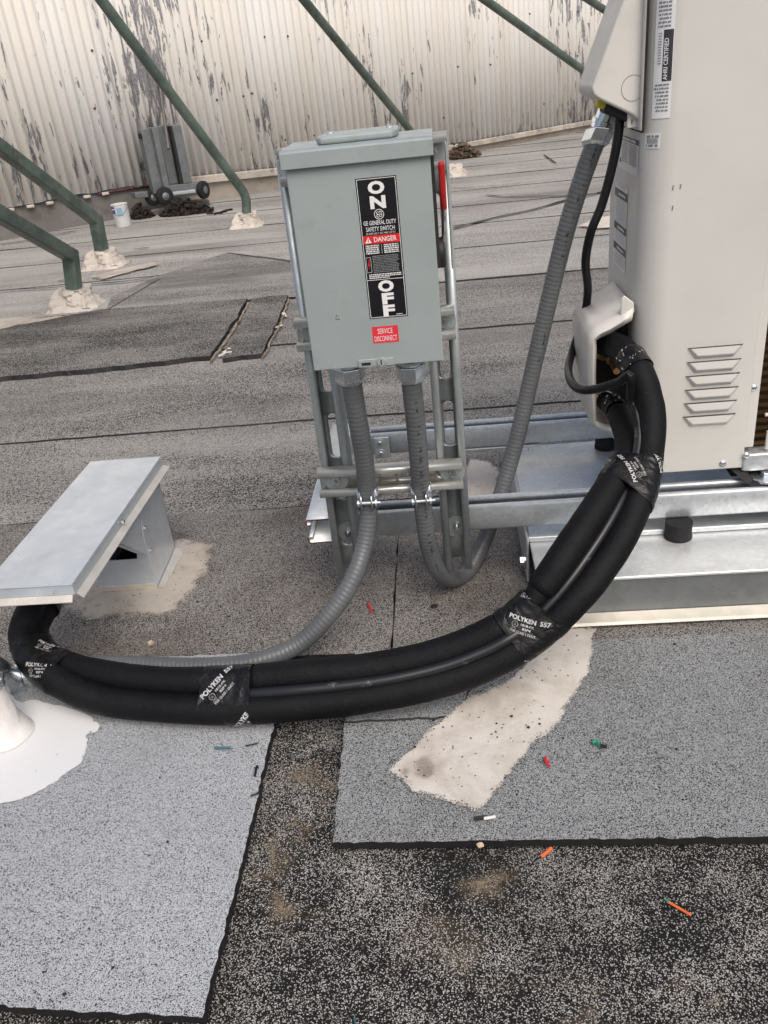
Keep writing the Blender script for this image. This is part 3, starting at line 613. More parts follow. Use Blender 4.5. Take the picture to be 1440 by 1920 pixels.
def pail():
    c = on(233, 424); t = thing('paint_pail', 'small white paint pail with blue label patch by the wall', 'pail', c); r = 0.055; h = 0.150
    ax = Vector((-0.02, 0.0, 1)).normalized(); m = MB()
    m.lathe(c, ax, [(0, r * 0.93), (0.004, r * 0.96), (h * 0.9, r), (h * 0.93, r * 1.04), (h * 0.99, r * 1.04), (h, r * 0.98), (h * 0.985, r * 0.92), (0.03, r * 0.88)], 32).build('can', t, 'pail_white', smooth=True)
    def wrap(a0, a1, z0, z1, name, mat):
        vs = []; n = 12
        for i in range(n + 1):
            a = a0 + (a1 - a0) * i / n; d = Vector((math.sin(a), -math.cos(a), 0))
            for z in (z0, z1): vs.append(c + ax * (z * h) + d * (r * (0.965 + 0.045 * z) + 0.0018))
        m = MB(); m.add(vs, [(2 * i, 2 * i + 2, 2 * i + 3, 2 * i + 1) for i in range(n)]).build(name, t, mat)
    wrap(-1.6, -0.35, 0.60, 0.90, 'blue_label', 'pail_blue'); wrap(-0.05, 0.55, 0.50, 0.84, 'printed_label', 'pail_print'); wrap(-0.8, -0.4, 0.76, 0.82, 'label_stripe', 'label_white')
    wrap(-1.5, 1.5, 0.935, 0.985, 'rusty_rim', 'rust_edge')
    P = [c + ax * (h * (0.85 - 0.33 * math.sin(q * math.pi))) + Vector((math.sin(-1.2 + 2.6 * q), -math.cos(-1.2 + 2.6 * q), 0)) * (r * 1.05) for q in np.linspace(0, 1, 14)]
    m = MB(); m.tube(P, 0.0018, 6).build('wire_handle', t, 'lift_metal')
pail()
def clump(name, label, cat, c, sx, sy, sz, mat, seed, n=150, kind=None):
    m = MB(); rnd = random.Random(seed); c = Vector(c)
    for i in range(n):
        a = rnd.uniform(0, 6.283); q = math.sqrt(rnd.random()); p = c + Vector((math.cos(a) * q * sx, math.sin(a) * q * sy, rnd.random() * sz * (1 - q * q) + 0.004))
        d = Vector((rnd.gauss(0, 1), rnd.gauss(0, 1), rnd.gauss(0, 0.5))).normalized(); e = d.orthogonal().normalized(); g = d.cross(e)
        l = rnd.uniform(0.2, 0.6) * min(sx, 0.06); m.obox(p, d * l, e * l * 0.4, g * l * 0.16)
    o = m.build(name, None, mat); return tag(o, label, cat, None, kind)
cl = on(350, 402); clump('litter_heap', 'dark heap of leaf litter below the wheeled lift', 'litter', (cl.x, cl.y, 0.0), 0.19, 0.07, 0.10, 'litter', 3, 320, 'stuff')
cl = on(258, 412); clump('litter_heap', 'small dark litter heap right of the paint pail', 'litter', (cl.x + 0.02, cl.y + 0.05, 0.0), 0.07, 0.05, 0.10, 'litter', 4, 160, 'stuff')
cl = on(868, 296); clump('wood_debris', 'broken brown wood and litter at the wall foot right of the switch box', 'debris', (cl.x, cl.y - 0.05, 0.02), 0.14, 0.08, 0.10, 'wood_old', 5, 160, 'stuff')
cl = on(850, 292); clump('litter_heap', 'black hollow of litter beside the broken wood', 'litter', (cl.x - 0.06, cl.y - 0.02, 0.02), 0.12, 0.06, 0.11, 'litter', 6, 160, 'stuff')
cl = on(390, 402)
for i in range(9):
    p = on(392 + i * 5 + random.uniform(-2, 2), 401 - i * 0.8 + random.uniform(-2, 2), 0.008); m = MB(); a = random.uniform(0, 3)
    m.obox(p, Vector((math.cos(a), math.sin(a), 0)) * 0.018, Vector((-math.sin(a), math.cos(a), 0)) * 0.010, Vector((0, 0, 0.006)))
    tag(m.build('litter_bit', None, 'litter', bevel=0.002), 'dark bit of litter scattered right of the wheeled lift', 'litter', 'litter bits by the lift')

# ================================================================== METAL PLATFORM UNDER THE UNIT
ZT = 0.085; PX0, PX1, PY0, PY1 = 0.107, 1.25, 1.045, 1.54
plat = thing('equipment_platform', 'low galvanized sheet metal platform carrying the rails and condenser', 'platform', (PX0, PY0, 0))
m = MB(); m.box(PX0, PX1, PY0, PY1, ZT - 0.006, ZT); m.build('cap', plat, 'galv_plate', bevel=0.0025)
m = MB(); m.box(PX0 + 0.006, PX1 - 0.01, PY0 + 0.005, PY1 - 0.006, 0.006, ZT - 0.0065); m.build('skirt', plat, 'galv_shaded')  # shade on the upright face is painted in by the darker metal
m = MB(); vs = []
for x in (PX0 + 0.01, PX1): vs += [(x, PY0 + 0.004, 0.020), (x, PY0 - 0.012, 0.014), (x, PY0 - 0.014, 0.010)]
m.add(vs, [(0, 3, 4, 1), (1, 4, 5, 2)]).build('flashing_strip', plat, 'alu_edge', solid=0.002)
m = MB(); m.box(PX0 - 0.006, PX0 - 0.0015, 1.155, 1.50, 0.012, ZT + 0.010); m.build('end_plate', plat, 'galv', bevel=0.002)
m = MB(); m.box(PX0 - 0.003, PX1, 1.157, 1.163, ZT + 0.0015, ZT + 0.0105); m.build('raised_lip', plat, 'galv', bevel=0.002)
b0 = Vector((PX0 - 0.0065, 1.175, 0.042)); m = MB(); m.lathe(b0, (-1, 0, 0), [(0, 0.014), (0.002, 0.014)], 18); wsh = m.build('washer', plat, 'bright_zinc')
m = MB(); m.hexa(b0 + Vector((-0.002, 0, 0)), (-1, 0, 0), 0.008, 0.007).build('bolt', plat, 'bright_zinc')
def foot(x, y, label):
    m = MB(); z1 = 0.1135; m.lathe((x, y, ZT + 0.0008), (0, 0, 1), [(0, 0.021), (0.002, 0.0215), (0.010, 0.020), (z1 - ZT - 0.001, 0.0205)], 28)
    tag(m.build('rubber_foot', None, 'rubber', smooth=True), label, 'rubber foot', 'rubber feet under the rails')
foot(0.335, 1.150, 'round black rubber foot under the front rail, right of the black pipes')
foot(0.288, 1.505, 'round black rubber foot under the rear rail below the valve cover')

# ================================================================== STRUT FRAME
frame = thing('strut_frame', 'bolted frame of galvanized slotted channel rails and uprights holding the switch box', 'frame', (-0.2, 1.14, 0.06))
def channel(name, o, A, B, T, length, D, mat, slots=None, slot_w=0.0135, parent=frame, W=0.0413, endmat=None):
    """open C channel with curled lips: o start, A across, B depth towards the web, T along"""
    o, A, B, T = Vector(o), Vector(A), Vector(B), Vector(T); hw = W / 2; m = MB()
    half = [(-hw + 0.0095, 0.0075), (-hw + 0.0095, 0.0025), (-hw + 0.0085, 0.0007), (-hw + 0.0065, 0.0), (-hw + 0.003, 0.0), (-hw + 0.0010, 0.001), (-hw, 0.003), (-hw, D - 0.004), (-hw + 0.0012, D - 0.0012), (-hw + 0.004, D)]
    for sgn in (1, -1):
        pr = [(a * sgn, b) for a, b in half]
        vs = [o + A * a + B * b + T * t for t in (0, length) for a, b in pr]; n = len(pr)
        m.add(vs, [(i, i + 1, n + i + 1, n + i) for i in range(n - 1)])
    wl_ = hw - 0.004
    def pt(a, t): return o + A * a + B * D + T * t
    cuts = sorted(slots or []); t0 = 0.0; r = slot_w / 2
    for c, l in cuts:
        a0, a1 = c - l / 2, c + l / 2
        if a0 - 0.002 > t0: m.add([pt(-wl_, t0), pt(0, t0), pt(wl_, t0), pt(wl_, a0 - 0.002), pt(0, a0 - 0.002), pt(-wl_, a0 - 0.002)], [(0, 1, 4, 5), (1, 2, 3, 4)])
        lo, hi = a0 - 0.002, a1 + 0.002
        for sgn in (1, -1):
            arc = [(r * math.sin(q) * sgn, a0 + r - r * math.cos(q)) for q in np.linspace(0, math.pi / 2, 6)] + [(r * math.cos(q) * sgn, a1 - r + r * math.sin(q)) for q in np.linspace(0, math.pi / 2, 6)]
            poly = [(0, lo)] + arc + [(0, hi), (wl_ * sgn, hi)]
            # strips from slot edge to web edge keep every face convex
            E_ = [(0.0, lo)] + arc + [(0.0, hi)]
            for i in range(len(E_) - 1):
                (x0, y0), (x1, y1) = E_[i], E_[i + 1]
                m.add([pt(x0, y0), pt(wl_ * sgn, y0), pt(wl_ * sgn, y1), pt(x1, y1)], [(0, 1, 2, 3)])
        t0 = hi
    if t0 < length: m.add([pt(-wl_, t0), pt(0, t0), pt(wl_, t0), pt(wl_, length), pt(0, length), pt(-wl_, length)], [(0, 1, 4, 5), (1, 2, 3, 4)])
    bm = bmesh.new(); me = bpy.data.meshes.new(name); me.from_pydata(m.v, [], m.f); bm.from_mesh(me)
    bmesh.ops.remove_doubles(bm, verts=bm.verts, dist=0.0002); bmesh.ops.recalc_face_normals(bm, faces=bm.faces); bm.to_mesh(me); bm.free()
    me.materials.append(MATS[mat]); me.shade_smooth()
    try: me.set_sharp_from_angle(angle=math.radians(50))
    except Exception: pass
    ob = bpy.data.objects.new(name, me); C.objects.link(ob); s_ = ob.modifiers.new('solid', 'SOLIDIFY'); s_.thickness = 0.0024; s_.offset = 0
    if endmat:
        me.materials.append(MATS[endmat]); s_.material_offset_rim = 1
    adopt(ob, parent); return ob
X, Yv, Z = Vector((1, 0, 0)), Vector((0, 1, 0)), Vector((0, 0, 1))
RZ = 0.155
channel('rail', (-0.204, 1.1806, RZ), Yv, -Z, X, 1.4, 0.041, 'galv', parent=frame)
channel('rail', (-0.165, 1.5026, RZ), Yv, -Z, X, 1.4, 0.041, 'galv', parent=frame)
channel('end_channel', (-0.245, 1.150, RZ - 0.0206), Z, X, Yv, 0.40, 0.041, 'galv_plate', parent=frame, endmat='rust_edge')
sl = [(0.035 + 0.0508 * i * 1.85, 0.062) for i in range(8)]
UZ = 0.062
for xc, lab, dz in ((-0.181, None, 0.0), (-0.0085, None, 0.006)):
    channel('upright', (xc, 1.1175, UZ + dz), X, Yv, Z, 0.628, 0.0405, 'zinc_strut', [(0.055, 0.03), (0.150, 0.055 if xc < -.1 else 0.03), (0.232, 0.072), (0.338, 0.072), (0.430, 0.072), (0.520, 0.072)], 0.0145)
YB = 1.0955
for zc, xa, xb in ((0.677, -0.196, 0.012), (0.466, -0.207, 0.009), (0.241, -0.206, 0.007)):
    channel('crossbar', (xa, YB, zc), Z, Yv, X, xb - xa, 0.0212, 'zinc_gold', [(0.022, 0.024), (0.075, 0.028), (0.128, 0.028), (0.185, 0.024)], 0.0135)
def bolt(p, axis, r=0.0075, wr=0.0185, h=0.0055, thick=0.003, cross=True, parent=frame, wm='zinc_strut'):
    p = Vector(p); ax = Vector(axis).normalized(); m = MB(); m.lathe(p, ax, [(0, wr), (thick * 0.8, wr), (thick, wr * 0.97)], 28); ws = m.build('washer', parent, wm, smooth=True)
    m = MB(); m.hexa(p + ax * thick, ax, r, h)
    if cross:
        a = ax.orthogonal().normalized(); b_ = ax.cross(a); q = p + ax * (thick + h); m.mat('dark_gap')
        m.obox(q, a * r * 0.55, b_ * r * 0.12, ax * 0.0004); m.obox(q, b_ * r * 0.55, a * r * 0.12, ax * 0.0005)
    else: m.cyl(p + ax * (thick + h), p + ax * (thick + h + 0.006), r * 0.55, r * 0.5, 12)
    m.mats[0:1] = ['bright_zinc'] if m.mats and m.mats[0] != 'dark_gap' else m.mats[0:1]
    if not m.mats: m.mats = ['bright_zinc']
    o = m.build('bolt', parent); return o
def bolt2(p, axis, r=0.0075, wr=0.0185, h=0.0055, thick=0.003, cross=True, parent=frame, wm='zinc_strut'):
    p = Vector(p); ax = Vector(axis).normalized(); m = MB(); m.lathe(p, ax, [(0, wr), (thick * 0.8, wr), (thick, wr * 0.97)], 28); m.build('washer', parent, wm, smooth=True)
    m = MB(); m.mat('bright_zinc'); m.hexa(p + ax * thick, ax, r, h); a = ax.orthogonal().normalized(); b_ = ax.cross(a)
    if cross:
        m.mat('lift_metal'); q = p + ax * (thick + h)
        for k in range(4):
            d = a * math.cos(k * math.pi / 4) + b_ * math.sin(k * math.pi / 4); e = ax.cross(d); m.obox(q + ax * 0.0001 * k, d * r * 0.6, e * r * 0.08, ax * 0.0004)
    else: m.cyl(p + ax * (thick + h), p + ax * (thick + h + 0.006), r * 0.55, r * 0.5, 12)
    return m.build('bolt', parent)
for xc in (-0.181, -0.008):
    bolt2((xc, YB + 0.019, 0.241), -Yv)
    bolt2((xc, YB + 0.019, 0.466), -Yv, r=0.0085); bolt2((xc, YB + 0.019, 0.677), -Yv)
    for zc, ww in ((0.203, 0.0115), (0.128, 0.0175)):
        bolt2((xc + 0.001, 1.1555, zc), -Yv, 0.0062, ww, 0.005, 0.003, False, wm='zinc_strut')
m = MB(); m.box(-0.158, -0.128, 1.474, 1.4805, 0.108, 0.152); m.build('corner_fitting', frame, 'zinc_strut', bevel=0.002)
for z in (0.119, 0.141): bolt2((-0.146, 1.474, z), -Yv, 0.005, 0.009, 0.003, 0.0015)
m = MB(); m.box(-0.02, 0.16, 1.478, 1.505, 0.107, 0.1125); m.build('rail_splice', frame, 'zinc_strut', bevel=0.001)
m = MB(); m.cyl((0.142, 1.49, 0.107), (0.142, 1.49, 0.096), 0.005, 0.005, 10); m.build('splice_bolt', frame, 'bright_zinc')

# ================================================================== SAFETY SWITCH
BX0, BX1, BZ0, BZ1, BY = -0.170, -0.0085, 0.450, 0.690, 0.992
sw = thing('safety_switch', 'grey steel disconnect switch box with black on off label and red handle', 'switch box', ((BX0 + BX1) / 2, 1.05, BZ0))
m = MB(); m.box(BX0 + 0.003, BX1 - 0.003, BY + 0.004, YB - 0.0005, BZ0 + 0.004, BZ1); m.build('enclosure', sw, 'box_grey', bevel=0.0025)
m = MB(); m.box(BX0, BX1, BY - 0.0018, BY + 0.0035, BZ0, BZ1 - 0.001); m.build('door', sw, 'box_grey', bevel=0.0018, seg=3)
m = MB()
m.prism([(BX0 - 0.004, BY - 0.008, BZ1 - 0.006), (BX0 - 0.004, BY - 0.008, BZ1 + 0.011), (BX0 - 0.004, BY - 0.003, BZ1 + 0.014), (BX0 - 0.004, YB - 0.001, BZ1 + 0.0145), (BX0 - 0.004, YB - 0.001, BZ1 - 0.004), (BX0 - 0.004, BY - 0.0045, BZ1 - 0.004), (BX0 - 0.004, BY - 0.0045, BZ1 - 0.006)], (BX1 - BX0 + 0.008, 0, 0))
m.build('top_cap', sw, 'box_grey', bevel=0.0025, seg=3)
xm = (BX0 + BX1) / 2 + 0.006; zt = BZ1 + 0.0142
m = MB(); m.prism([(xm - 0.046, 1.004, zt), (xm + 0.034, 1.004, zt), (xm + 0.040, 1.02, zt + 0.0003), (xm + 0.040, 1.078, zt + 0.0005), (xm - 0.048, 1.078, zt + 0.0005), (xm - 0.052, 1.02, zt + 0.0003)], (0, 0, 0.0085)); m.build('hub_plate', sw, 'box_grey', bevel=0.003, seg=3)
for dx in (-0.038, 0.030):
    m = MB(); m.lathe((xm + dx, 1.045, zt + 0.0088), (0, 0, 1), [(0, 0.0045), (0.0018, 0.0042), (0.0026, 0.0024)], 16); m.build('screw', sw, 'galv', smooth=True)
# latch at the foot of the door
m = MB(); lc = at(705, 680, BY - 0.0025); m.box(lc.x - 0.022, lc.x + 0.022, BY - 0.0045, BY - 0.002, BZ0 + 0.0004, BZ0 + 0.0105); la = m.build('latch', sw, 'box_grey', bevel=0.001)
m = MB(); m.cyl((lc.x + 0.007, BY - 0.0045, BZ0 + 0.0065), (lc.x + 0.007, BY - 0.0075, BZ0 + 0.0065), 0.006, 0.005, 18); m.build('latch_screw', la, 'box_grey', smooth=True)
m = MB(); m.obox((lc.x + 0.007, BY - 0.0077, BZ0 + 0.0065), (0.0006, 0, 0), (0, 0.0004, 0), (0, 0, 0.003)); m.obox((lc.x - 0.012, BY - 0.0047, BZ0 + 0.005), (0.0055, 0, 0), (0, 0.0004, 0), (0, 0, 0.0016)); m.build('latch_slot', la, 'dark_gap')
# operating handle on the right side
hx = BX1 + 0.0085
m = MB(); m.box(BX1 - 0.004, BX1 + 0.0035, 1.004, 1.082, 0.560, 0.690); m.build('side_gap_plate', sw, 'box_dark')
m = MB(); m.lathe((BX1 - 0.003, 1.045, 0.569), (1, 0, 0), [(0, 0.018), (0.011, 0.018), (0.013, 0.015)], 20); hp = m.build('handle_pivot', sw, 'box_dark', smooth=True)
P = catmull([(hx - 0.002, 1.042, 0.565), (hx + 0.001, 1.038, 0.590), (hx + 0.003, 1.020, 0.615), (hx + 0.003, 1.006, 0.640), (hx + 0.003, 1.000, 0.668)], 8)
m = MB(); m.tube(P, 0.0028, 10); hd = m.build('handle', sw, 'bright_zinc', smooth=True)
P = catmull([P[-14], P[-9], P[-5], P[-1], P[-1] + (P[-1] - P[-2]) * 2.2], 6); n_ = len(P)
m = MB(); m.tube(P, 0.0037, 14, rf=lambda i, n, s: 0.0037 * math.sqrt(max(0.02, 1 - max(0, (i - n * 0.8) / (n * 0.2)) ** 2))); m.build('grip', hd, 'red_grip', smooth=True)
m = MB(); m.box(BX1 + 0.002, BX1 + 0.0095, 1.030, 1.060, 0.556, 0.574); m.build('interlock', sw, 'box_dark', bevel=0.002)
m = MB(); m.box(BX1 + 0.017, BX1 + 0.0195, 1.06, 1.09, 0.545, 0.690); m.build('handle_guard', sw, 'zinc_strut', bevel=0.001)
# labels
LY = BY - 0.0018
def plate(name, parent, x0, x1, z0, z1, y, mat, sk=0.0):
    m = MB(); m.add([(x0 + sk * 0, y, z0), (x1, y, z0), (x1, y, z1), (x0, y, z1)], [(0, 1, 2, 3)])
    return m.build(name, parent, mat)
def lettering(parent, body, cx, cz, w_, h_, y, mat, bold=0.0, lsp=1.0, name='lettering', rot=0.0):
    vs, fs = fit_text(body, w_, h_, bold, lsp); c, s = math.cos(rot), math.sin(rot)
    m = MB(); m.add([(cx + x * c - z * s, y, cz + x * s + z * c) for x, z in vs], fs); return m.build(name, parent, mat)
def bars(parent, rows, y, mat, name='small_print', seed=1, axis=None):
    """rows of illegible fine print: (x0, x1, zc, h)"""
    m = MB(); rnd = random.Random(seed)
    for x0, x1, zc, h in rows:
        x = x0
        while x < x1:
            l = rnd.uniform(0.5, 1.8) * h * 1.1; e = min(x + l, x1)
            m.add([(x, y, zc - h * rnd.uniform(0.36, 0.5)), (e, y, zc - h * 0.42), (e, y, zc + h * rnd.uniform(0.3, 0.5)), (x, y, zc + h * 0.42)], [(0, 1, 2, 3)]); x = e + h * rnd.uniform(0.22, 0.5)
    return m.build(name, parent, mat)
lx0, lx1, lz0, lz1 = -0.0935, -0.0475, 0.5095, 0.6675; lw = lx1 - lx0; lh = lz1 - lz0; lcx = (lx0 + lx1) / 2
def lz(t): return lz1 - lh * t                         # t: 0 top .. 1 bottom
lab = plate('switch_label', sw, lx0, lx1, lz0, lz1, LY - 0.0003, 'label_black'); lab['label'] = 'tall black label with white ON and OFF and red danger band'
m = MB(); e = 0.0011; g = 0.0006; a0, a1, b0_, b1 = lx0 + e, lx1 - e, lz0 + e, lz1 - e
m.ring([(a0, LY - 0.0005, b0_), (a1, LY - 0.0005, b0_), (a1, LY - 0.0005, b1), (a0, LY - 0.0005, b1)], [(a0 + g, LY - 0.0005, b0_ + g), (a1 - g, LY - 0.0005, b0_ + g), (a1 - g, LY - 0.0005, b1 - g), (a0 + g, LY - 0.0005, b1 - g)], (0, -0.00005, 0)); m.build('border_line', lab, 'label_white')
T1 = LY - 0.0006; T2 = LY - 0.0009
lettering(lab, 'O', lcx - 0.0005, lz(0.069), 0.0188, 0.0138, T1, 'label_white', 0.05); lettering(lab, 'N', lcx, lz(0.168), 0.0178, 0.0138, T1, 'label_white', 0.05)
# round monogram
m = MB(); cz = lz(0.250); R0 = 0.0056
m.ring([(lcx + R0 * math.cos(a), T1, cz + R0 * math.sin(a)) for a in np.linspace(0, 2 * math.pi, 33)[:-1]], [(lcx + (R0 - 0.0007) * math.cos(a), T1, cz + (R0 - 0.0007) * math.sin(a)) for a in np.linspace(0, 2 * math.pi, 33)[:-1]], (0, -0.00005, 0))
for k, (ox, oz, rr, a0_, a1_) in enumerate(((-0.0014, 0.0014, 0.0014, 0.3, 5.4), (0.0016, 0.0012, 0.0014, -2.6, 2.6), (-0.0012, -0.0016, 0.0015, -0.6, 4.6), (0.0018, -0.0014, 0.0014, -3.4, 1.9), (0.0002, 0.0002, 0.0032, 0.6, 1.5), (0, 0, 0.0034, 3.7, 4.6))):
    P = [Vector((lcx + ox + rr * math.cos(a), T1 - 0.0001, cz + oz + rr * math.sin(a))) for a in np.linspace(a0_, a1_, 14)]; m.tube(P, 0.00034, 5)
m.build('monogram', lab, 'label_white')
lettering(lab, 'GE GENERAL DUTY', lcx, lz(0.306), 0.0372, 0.0048, T1, 'label_white', 0.006); lettering(lab, 'SAFETY SWITCH', lcx, lz(0.349), 0.0328, 0.0050, T1, 'label_white', 0.006)
lettering(lab, '30 AMP 240 V  AC MAX. HP 7.5', lcx, lz(0.380), 0.0335, 0.0020, T1, 'label_white', 0.0)
red = plate('danger_band', lab, lx0 + 0.0018, lx1 - 0.0018, lz(0.452), lz(0.392), T1, 'label_red')
lettering(red, 'DANGER', lcx + 0.0045, lz(0.422), 0.0262, 0.0056, T2, 'label_white', 0.012)
m = MB(); tx = lx0 + 0.0078; m.add([(tx - 0.0038, T2, lz(0.444)), (tx + 0.0038, T2, lz(0.444)), (tx, T2, lz(0.401))], [(0, 1, 2)]); m.mat('label_red'); m.obox((tx, T2 - 0.0002, lz(0.424)), (0.0005, 0, 0), (0, 0.0001, 0), (0, 0, 0.0017)); m.mats.insert(0, 'label_white') if 'label_white' not in m.mats else None
m.mats = ['label_white', 'label_red']; m.m = [0] + [1] * (len(m.f) - 1); m.build('warning_triangle', red)
bars(lab, [(lx0 + 0.004, lcx - 0.0035, lz(0.464 + 0.0135 * i), 0.0016) for i in range(5)] + [(lcx + 0.002, lx1 - 0.004, lz(0.464 + 0.0135 * i), 0.0016) for i in range(5)], T1, 'label_white', seed=1)
bars(lab, [(lx0 + 0.0105, lx1 - 0.0045 - random.uniform(0, 0.004), lz(0.540 + 0.0115 * i), 0.0012) for i in range(11)], T1, 'label_grey', seed=2)
bars(lab, [(lx0 + 0.0045, lx1 - 0.0035 - (0.014 if i == 2 else 0), lz(0.672 + 0.0125 * i), 0.0014) for i in range(3)], T1, 'label_white', seed=3)
m = MB(); m.box(lcx - 0.0008, lcx - 0.0005, T1 - 0.0001, T1, lz(0.525), lz(0.460)); m.build('divider_line', lab, 'label_white'); m = MB(); m.box(lx0 + 0.0017, lx1 - 0.0017, T1 - 0.0001, T1, lz(0.7130), lz(0.7095)); m.build('divider_line', lab, 'label_white')
m = MB(); bx0, bx1 = lx0 + 0.0028, lx0 + 0.0085; bz0, bz1 = lz(0.655), lz(0.545)
m.mat('label_white'); m.ring([(bx0, T1, bz0), (bx1, T1, bz0), (bx1, T1, bz1), (bx0, T1, bz1)], [(bx0 + .0003, T1, bz0 + .0003), (bx1 - .0003, T1, bz0 + .0003), (bx1 - .0003, T1, bz1 - .0003), (bx0 + .0003, T1, bz1 - .0003)], (0, -0.00005, 0))
m.mat('label_red'); bc = (bx0 + bx1) / 2; hh = bz1 - bz0
m.add([(bc + 0.0008, T1, bz1 - hh * .12), (bc + 0.0018, T1, bz1 - hh * .12), (bc + 0.0002, T1, bz1 - hh * .47), (bc + 0.0016, T1, bz1 - hh * .44), (bc - 0.0008, T1, bz1 - hh * .86), (bc + 0.0002, T1, bz1 - hh * .56), (bc - 0.0014, T1, bz1 - hh * .58)], [(0, 6, 5, 2, 1), (2, 5, 3), (3, 5, 4)]); m.build('hazard_symbol', lab)
for ch, t, w_ in (('O', 0.762, 0.0185), ('F', 0.856, 0.0142), ('F', 0.946, 0.0142)): lettering(lab, ch, lcx + (0.001 if ch == 'F' else 0), lz(t), w_, 0.0135, T1, 'label_white', 0.05)
bars(lab, [(lx1 - 0.0135, lx1 - 0.0065, lz(0.978), 0.0012)], T1, 'label_white', seed=4)
sx0, sx1, sz0, sz1 = -0.0925, -0.0610, 0.4792, 0.4995
sv = plate('service_sticker', sw, sx0, sx1, sz0, sz1, LY - 0.0003, 'label_pink'); sv['label'] = 'small red sticker reading SERVICE DISCONNECT'
lettering(sv, 'SERVICE', (sx0 + sx1) / 2, sz1 - 0.0058, 0.0182, 0.0064, T1, 'label_white', 0.0); lettering(sv, 'DISCONNECT', (sx0 + sx1) / 2, sz0 + 0.0054, 0.0272, 0.0064, T1, 'label_white', 0.0)
m = MB(); sp = at(630, 595, LY - 0.0003)
for dx, dz in ((0.001, 0.002), (0.0, -0.002), (0.003, -0.0025)): m.obox(sp + Vector((dx, 0, dz)), (0.0007, 0, 0), (0, 0.0002, 0), (0, 0, 0.0005))
m.build('paint_chip', sw, 'dark_gap')

# ================================================================== FLEXIBLE CONDUITS
def conduit(label, pts, loc):
    P = resample(catmull([at(*p) for p in pts], 24), 0.0011)
    t = thing('flexible_conduit', label, 'conduit', loc, 'grey flexible conduits')
    m = MB(); R0 = 0.0134
    m.tube(P, R0, 20, rf=lambda i, n, s: R0 * (1 + 0.034 * (abs(math.sin(math.pi * s / 0.0068)) - 0.6)))
    m.build('jacket', t, 'conduit', smooth=True); return t, P
def prints(t, P, i0, i1, side, seed, gap=14):
    m = MB(); rnd = random.Random(seed); i = i0
    while i < i1:
        tg = (P[i + 1] - P[i - 1]).normalized(); view = (Vector(CAM) - P[i]).normalized(); view = (view - tg * view.dot(tg)).normalized(); sd = tg.cross(view)
        d = (view + sd * side).normalized(); e = tg.cross(d); c = P[i] + d * 0.01385
        k = rnd.random()
        if k < 0.72:
            for _ in range(rnd.randint(1, 2)):
                off = tg * rnd.uniform(-0.002, 0.002) + e * rnd.uniform(-0.0014, 0.0014)
                if rnd.random() < 0.5: m.obox(c + off, tg * 0.0018, e * 0.0004, d * 0.0002)
                else: m.obox(c + off, tg * 0.0004, e * 0.0018, d * 0.0002)
        i += rnd.randint(3, gap // 2) if rnd.random() < 0.85 else 22
    m.build('printing', t, 'ink')
def nut(t, p, axis, r, mat='bright_zinc', ref=None):
    p = Vector(p); ax = Vector(axis).normalized()
    m = MB(); m.lathe(p - ax * 0.004, ax, [(0, r * 0.70), (0.006, r * 0.72)], 24); m.build('connector_throat', t, mat, smooth=True)
    m = MB(); m.lathe(p, ax, [(0, r * 0.93), (0.0022, r), (0.017, r), (0.0195, r * 0.9), (0.023, r * 0.80), (0.0245, r * 0.72)], 6, ref); m.build('connector_nut', t, mat, bevel=0.001)
cL = [(655, 690, 1.042), (663, 740, 1.045), (673, 800, 1.052), (683, 860, 1.066), (688, 915, 1.0785), (691, 965, 1.075), (684, 1020, 1.06), (662, 1085, 1.03), (620, 1150, 1.005), (560, 1208, 0.985), (480, 1240, 0.965), (380, 1250, 0.962), (260, 1247, 0.97), (150, 1247, 0.975), (70, 1262, 0.97), (30, 1276, 0.962)]
tL, PL = conduit('grey ribbed conduit from the left of the switch box down to the white roof boot', cL, at(655, 690, 1.042))
nut(tL, at(655, 692, 1.042) + Vector((0, 0, 0.004)), (0, 0, -1), 0.0205, ref=(1, 0.25, 0))
cR = [(769, 690, 1.042), (774, 740, 1.046), (780, 800, 1.054), (785, 860, 1.066), (789, 915, 1.0785), (795, 965, 1.082), (803, 1020, 1.09), (818, 1066, 1.11), (845, 1086, 1.155), (876, 1074, 1.20), (903, 1025, 1.235), (928, 960, 1.262), (952, 885, 1.285), (975, 800, 1.30), (1000, 690, 1.31), (1030, 560, 1.31), (1062, 430, 1.30), (1095, 325, 1.292), (1120, 258, 1.287), (1131, 232, 1.285)]
tR, PR = conduit('long grey ribbed conduit looping from the switch box up to the condenser cover', cR, at(769, 690, 1.042))
nut(tR, at(769, 688, 1.042) + Vector((0, 0, 0.004)), (0, 0, -1), 0.0205, ref=(1, -0.2, 0))
prints(tR, PR, 40, 330, -0.25, 3); prints(tR, PR, len(PR) - 170, len(PR) - 30, 0.35, 5); prints(tR, PR, len(PR) - 330, len(PR) - 280, 0.5, 6)
d_end = (PR[-1] - PR[-14]).normalized()
m = MB(); m.lathe(PR[-1] - d_end * 0.008, -d_end, [(0, 0.0200), (0.0022, 0.0215), (0.017, 0.0215), (0.0195, 0.0195), (0.0235, 0.0165)], 6, (0.6, -1, 0.2)); m.build('connector_nut', tR, 'bright_zinc', bevel=0.001)
m = MB(); m.lathe(PR[-1] - d_end * 0.008, d_end, [(0.0005, 0.0150), (0.006, 0.0150), (0.0065, 0.0170), (0.012, 0.0170), (0.0125, 0.0145), (0.030, 0.0145)], 24); m.build('connector_body', tR, 'bright_zinc', smooth=True)
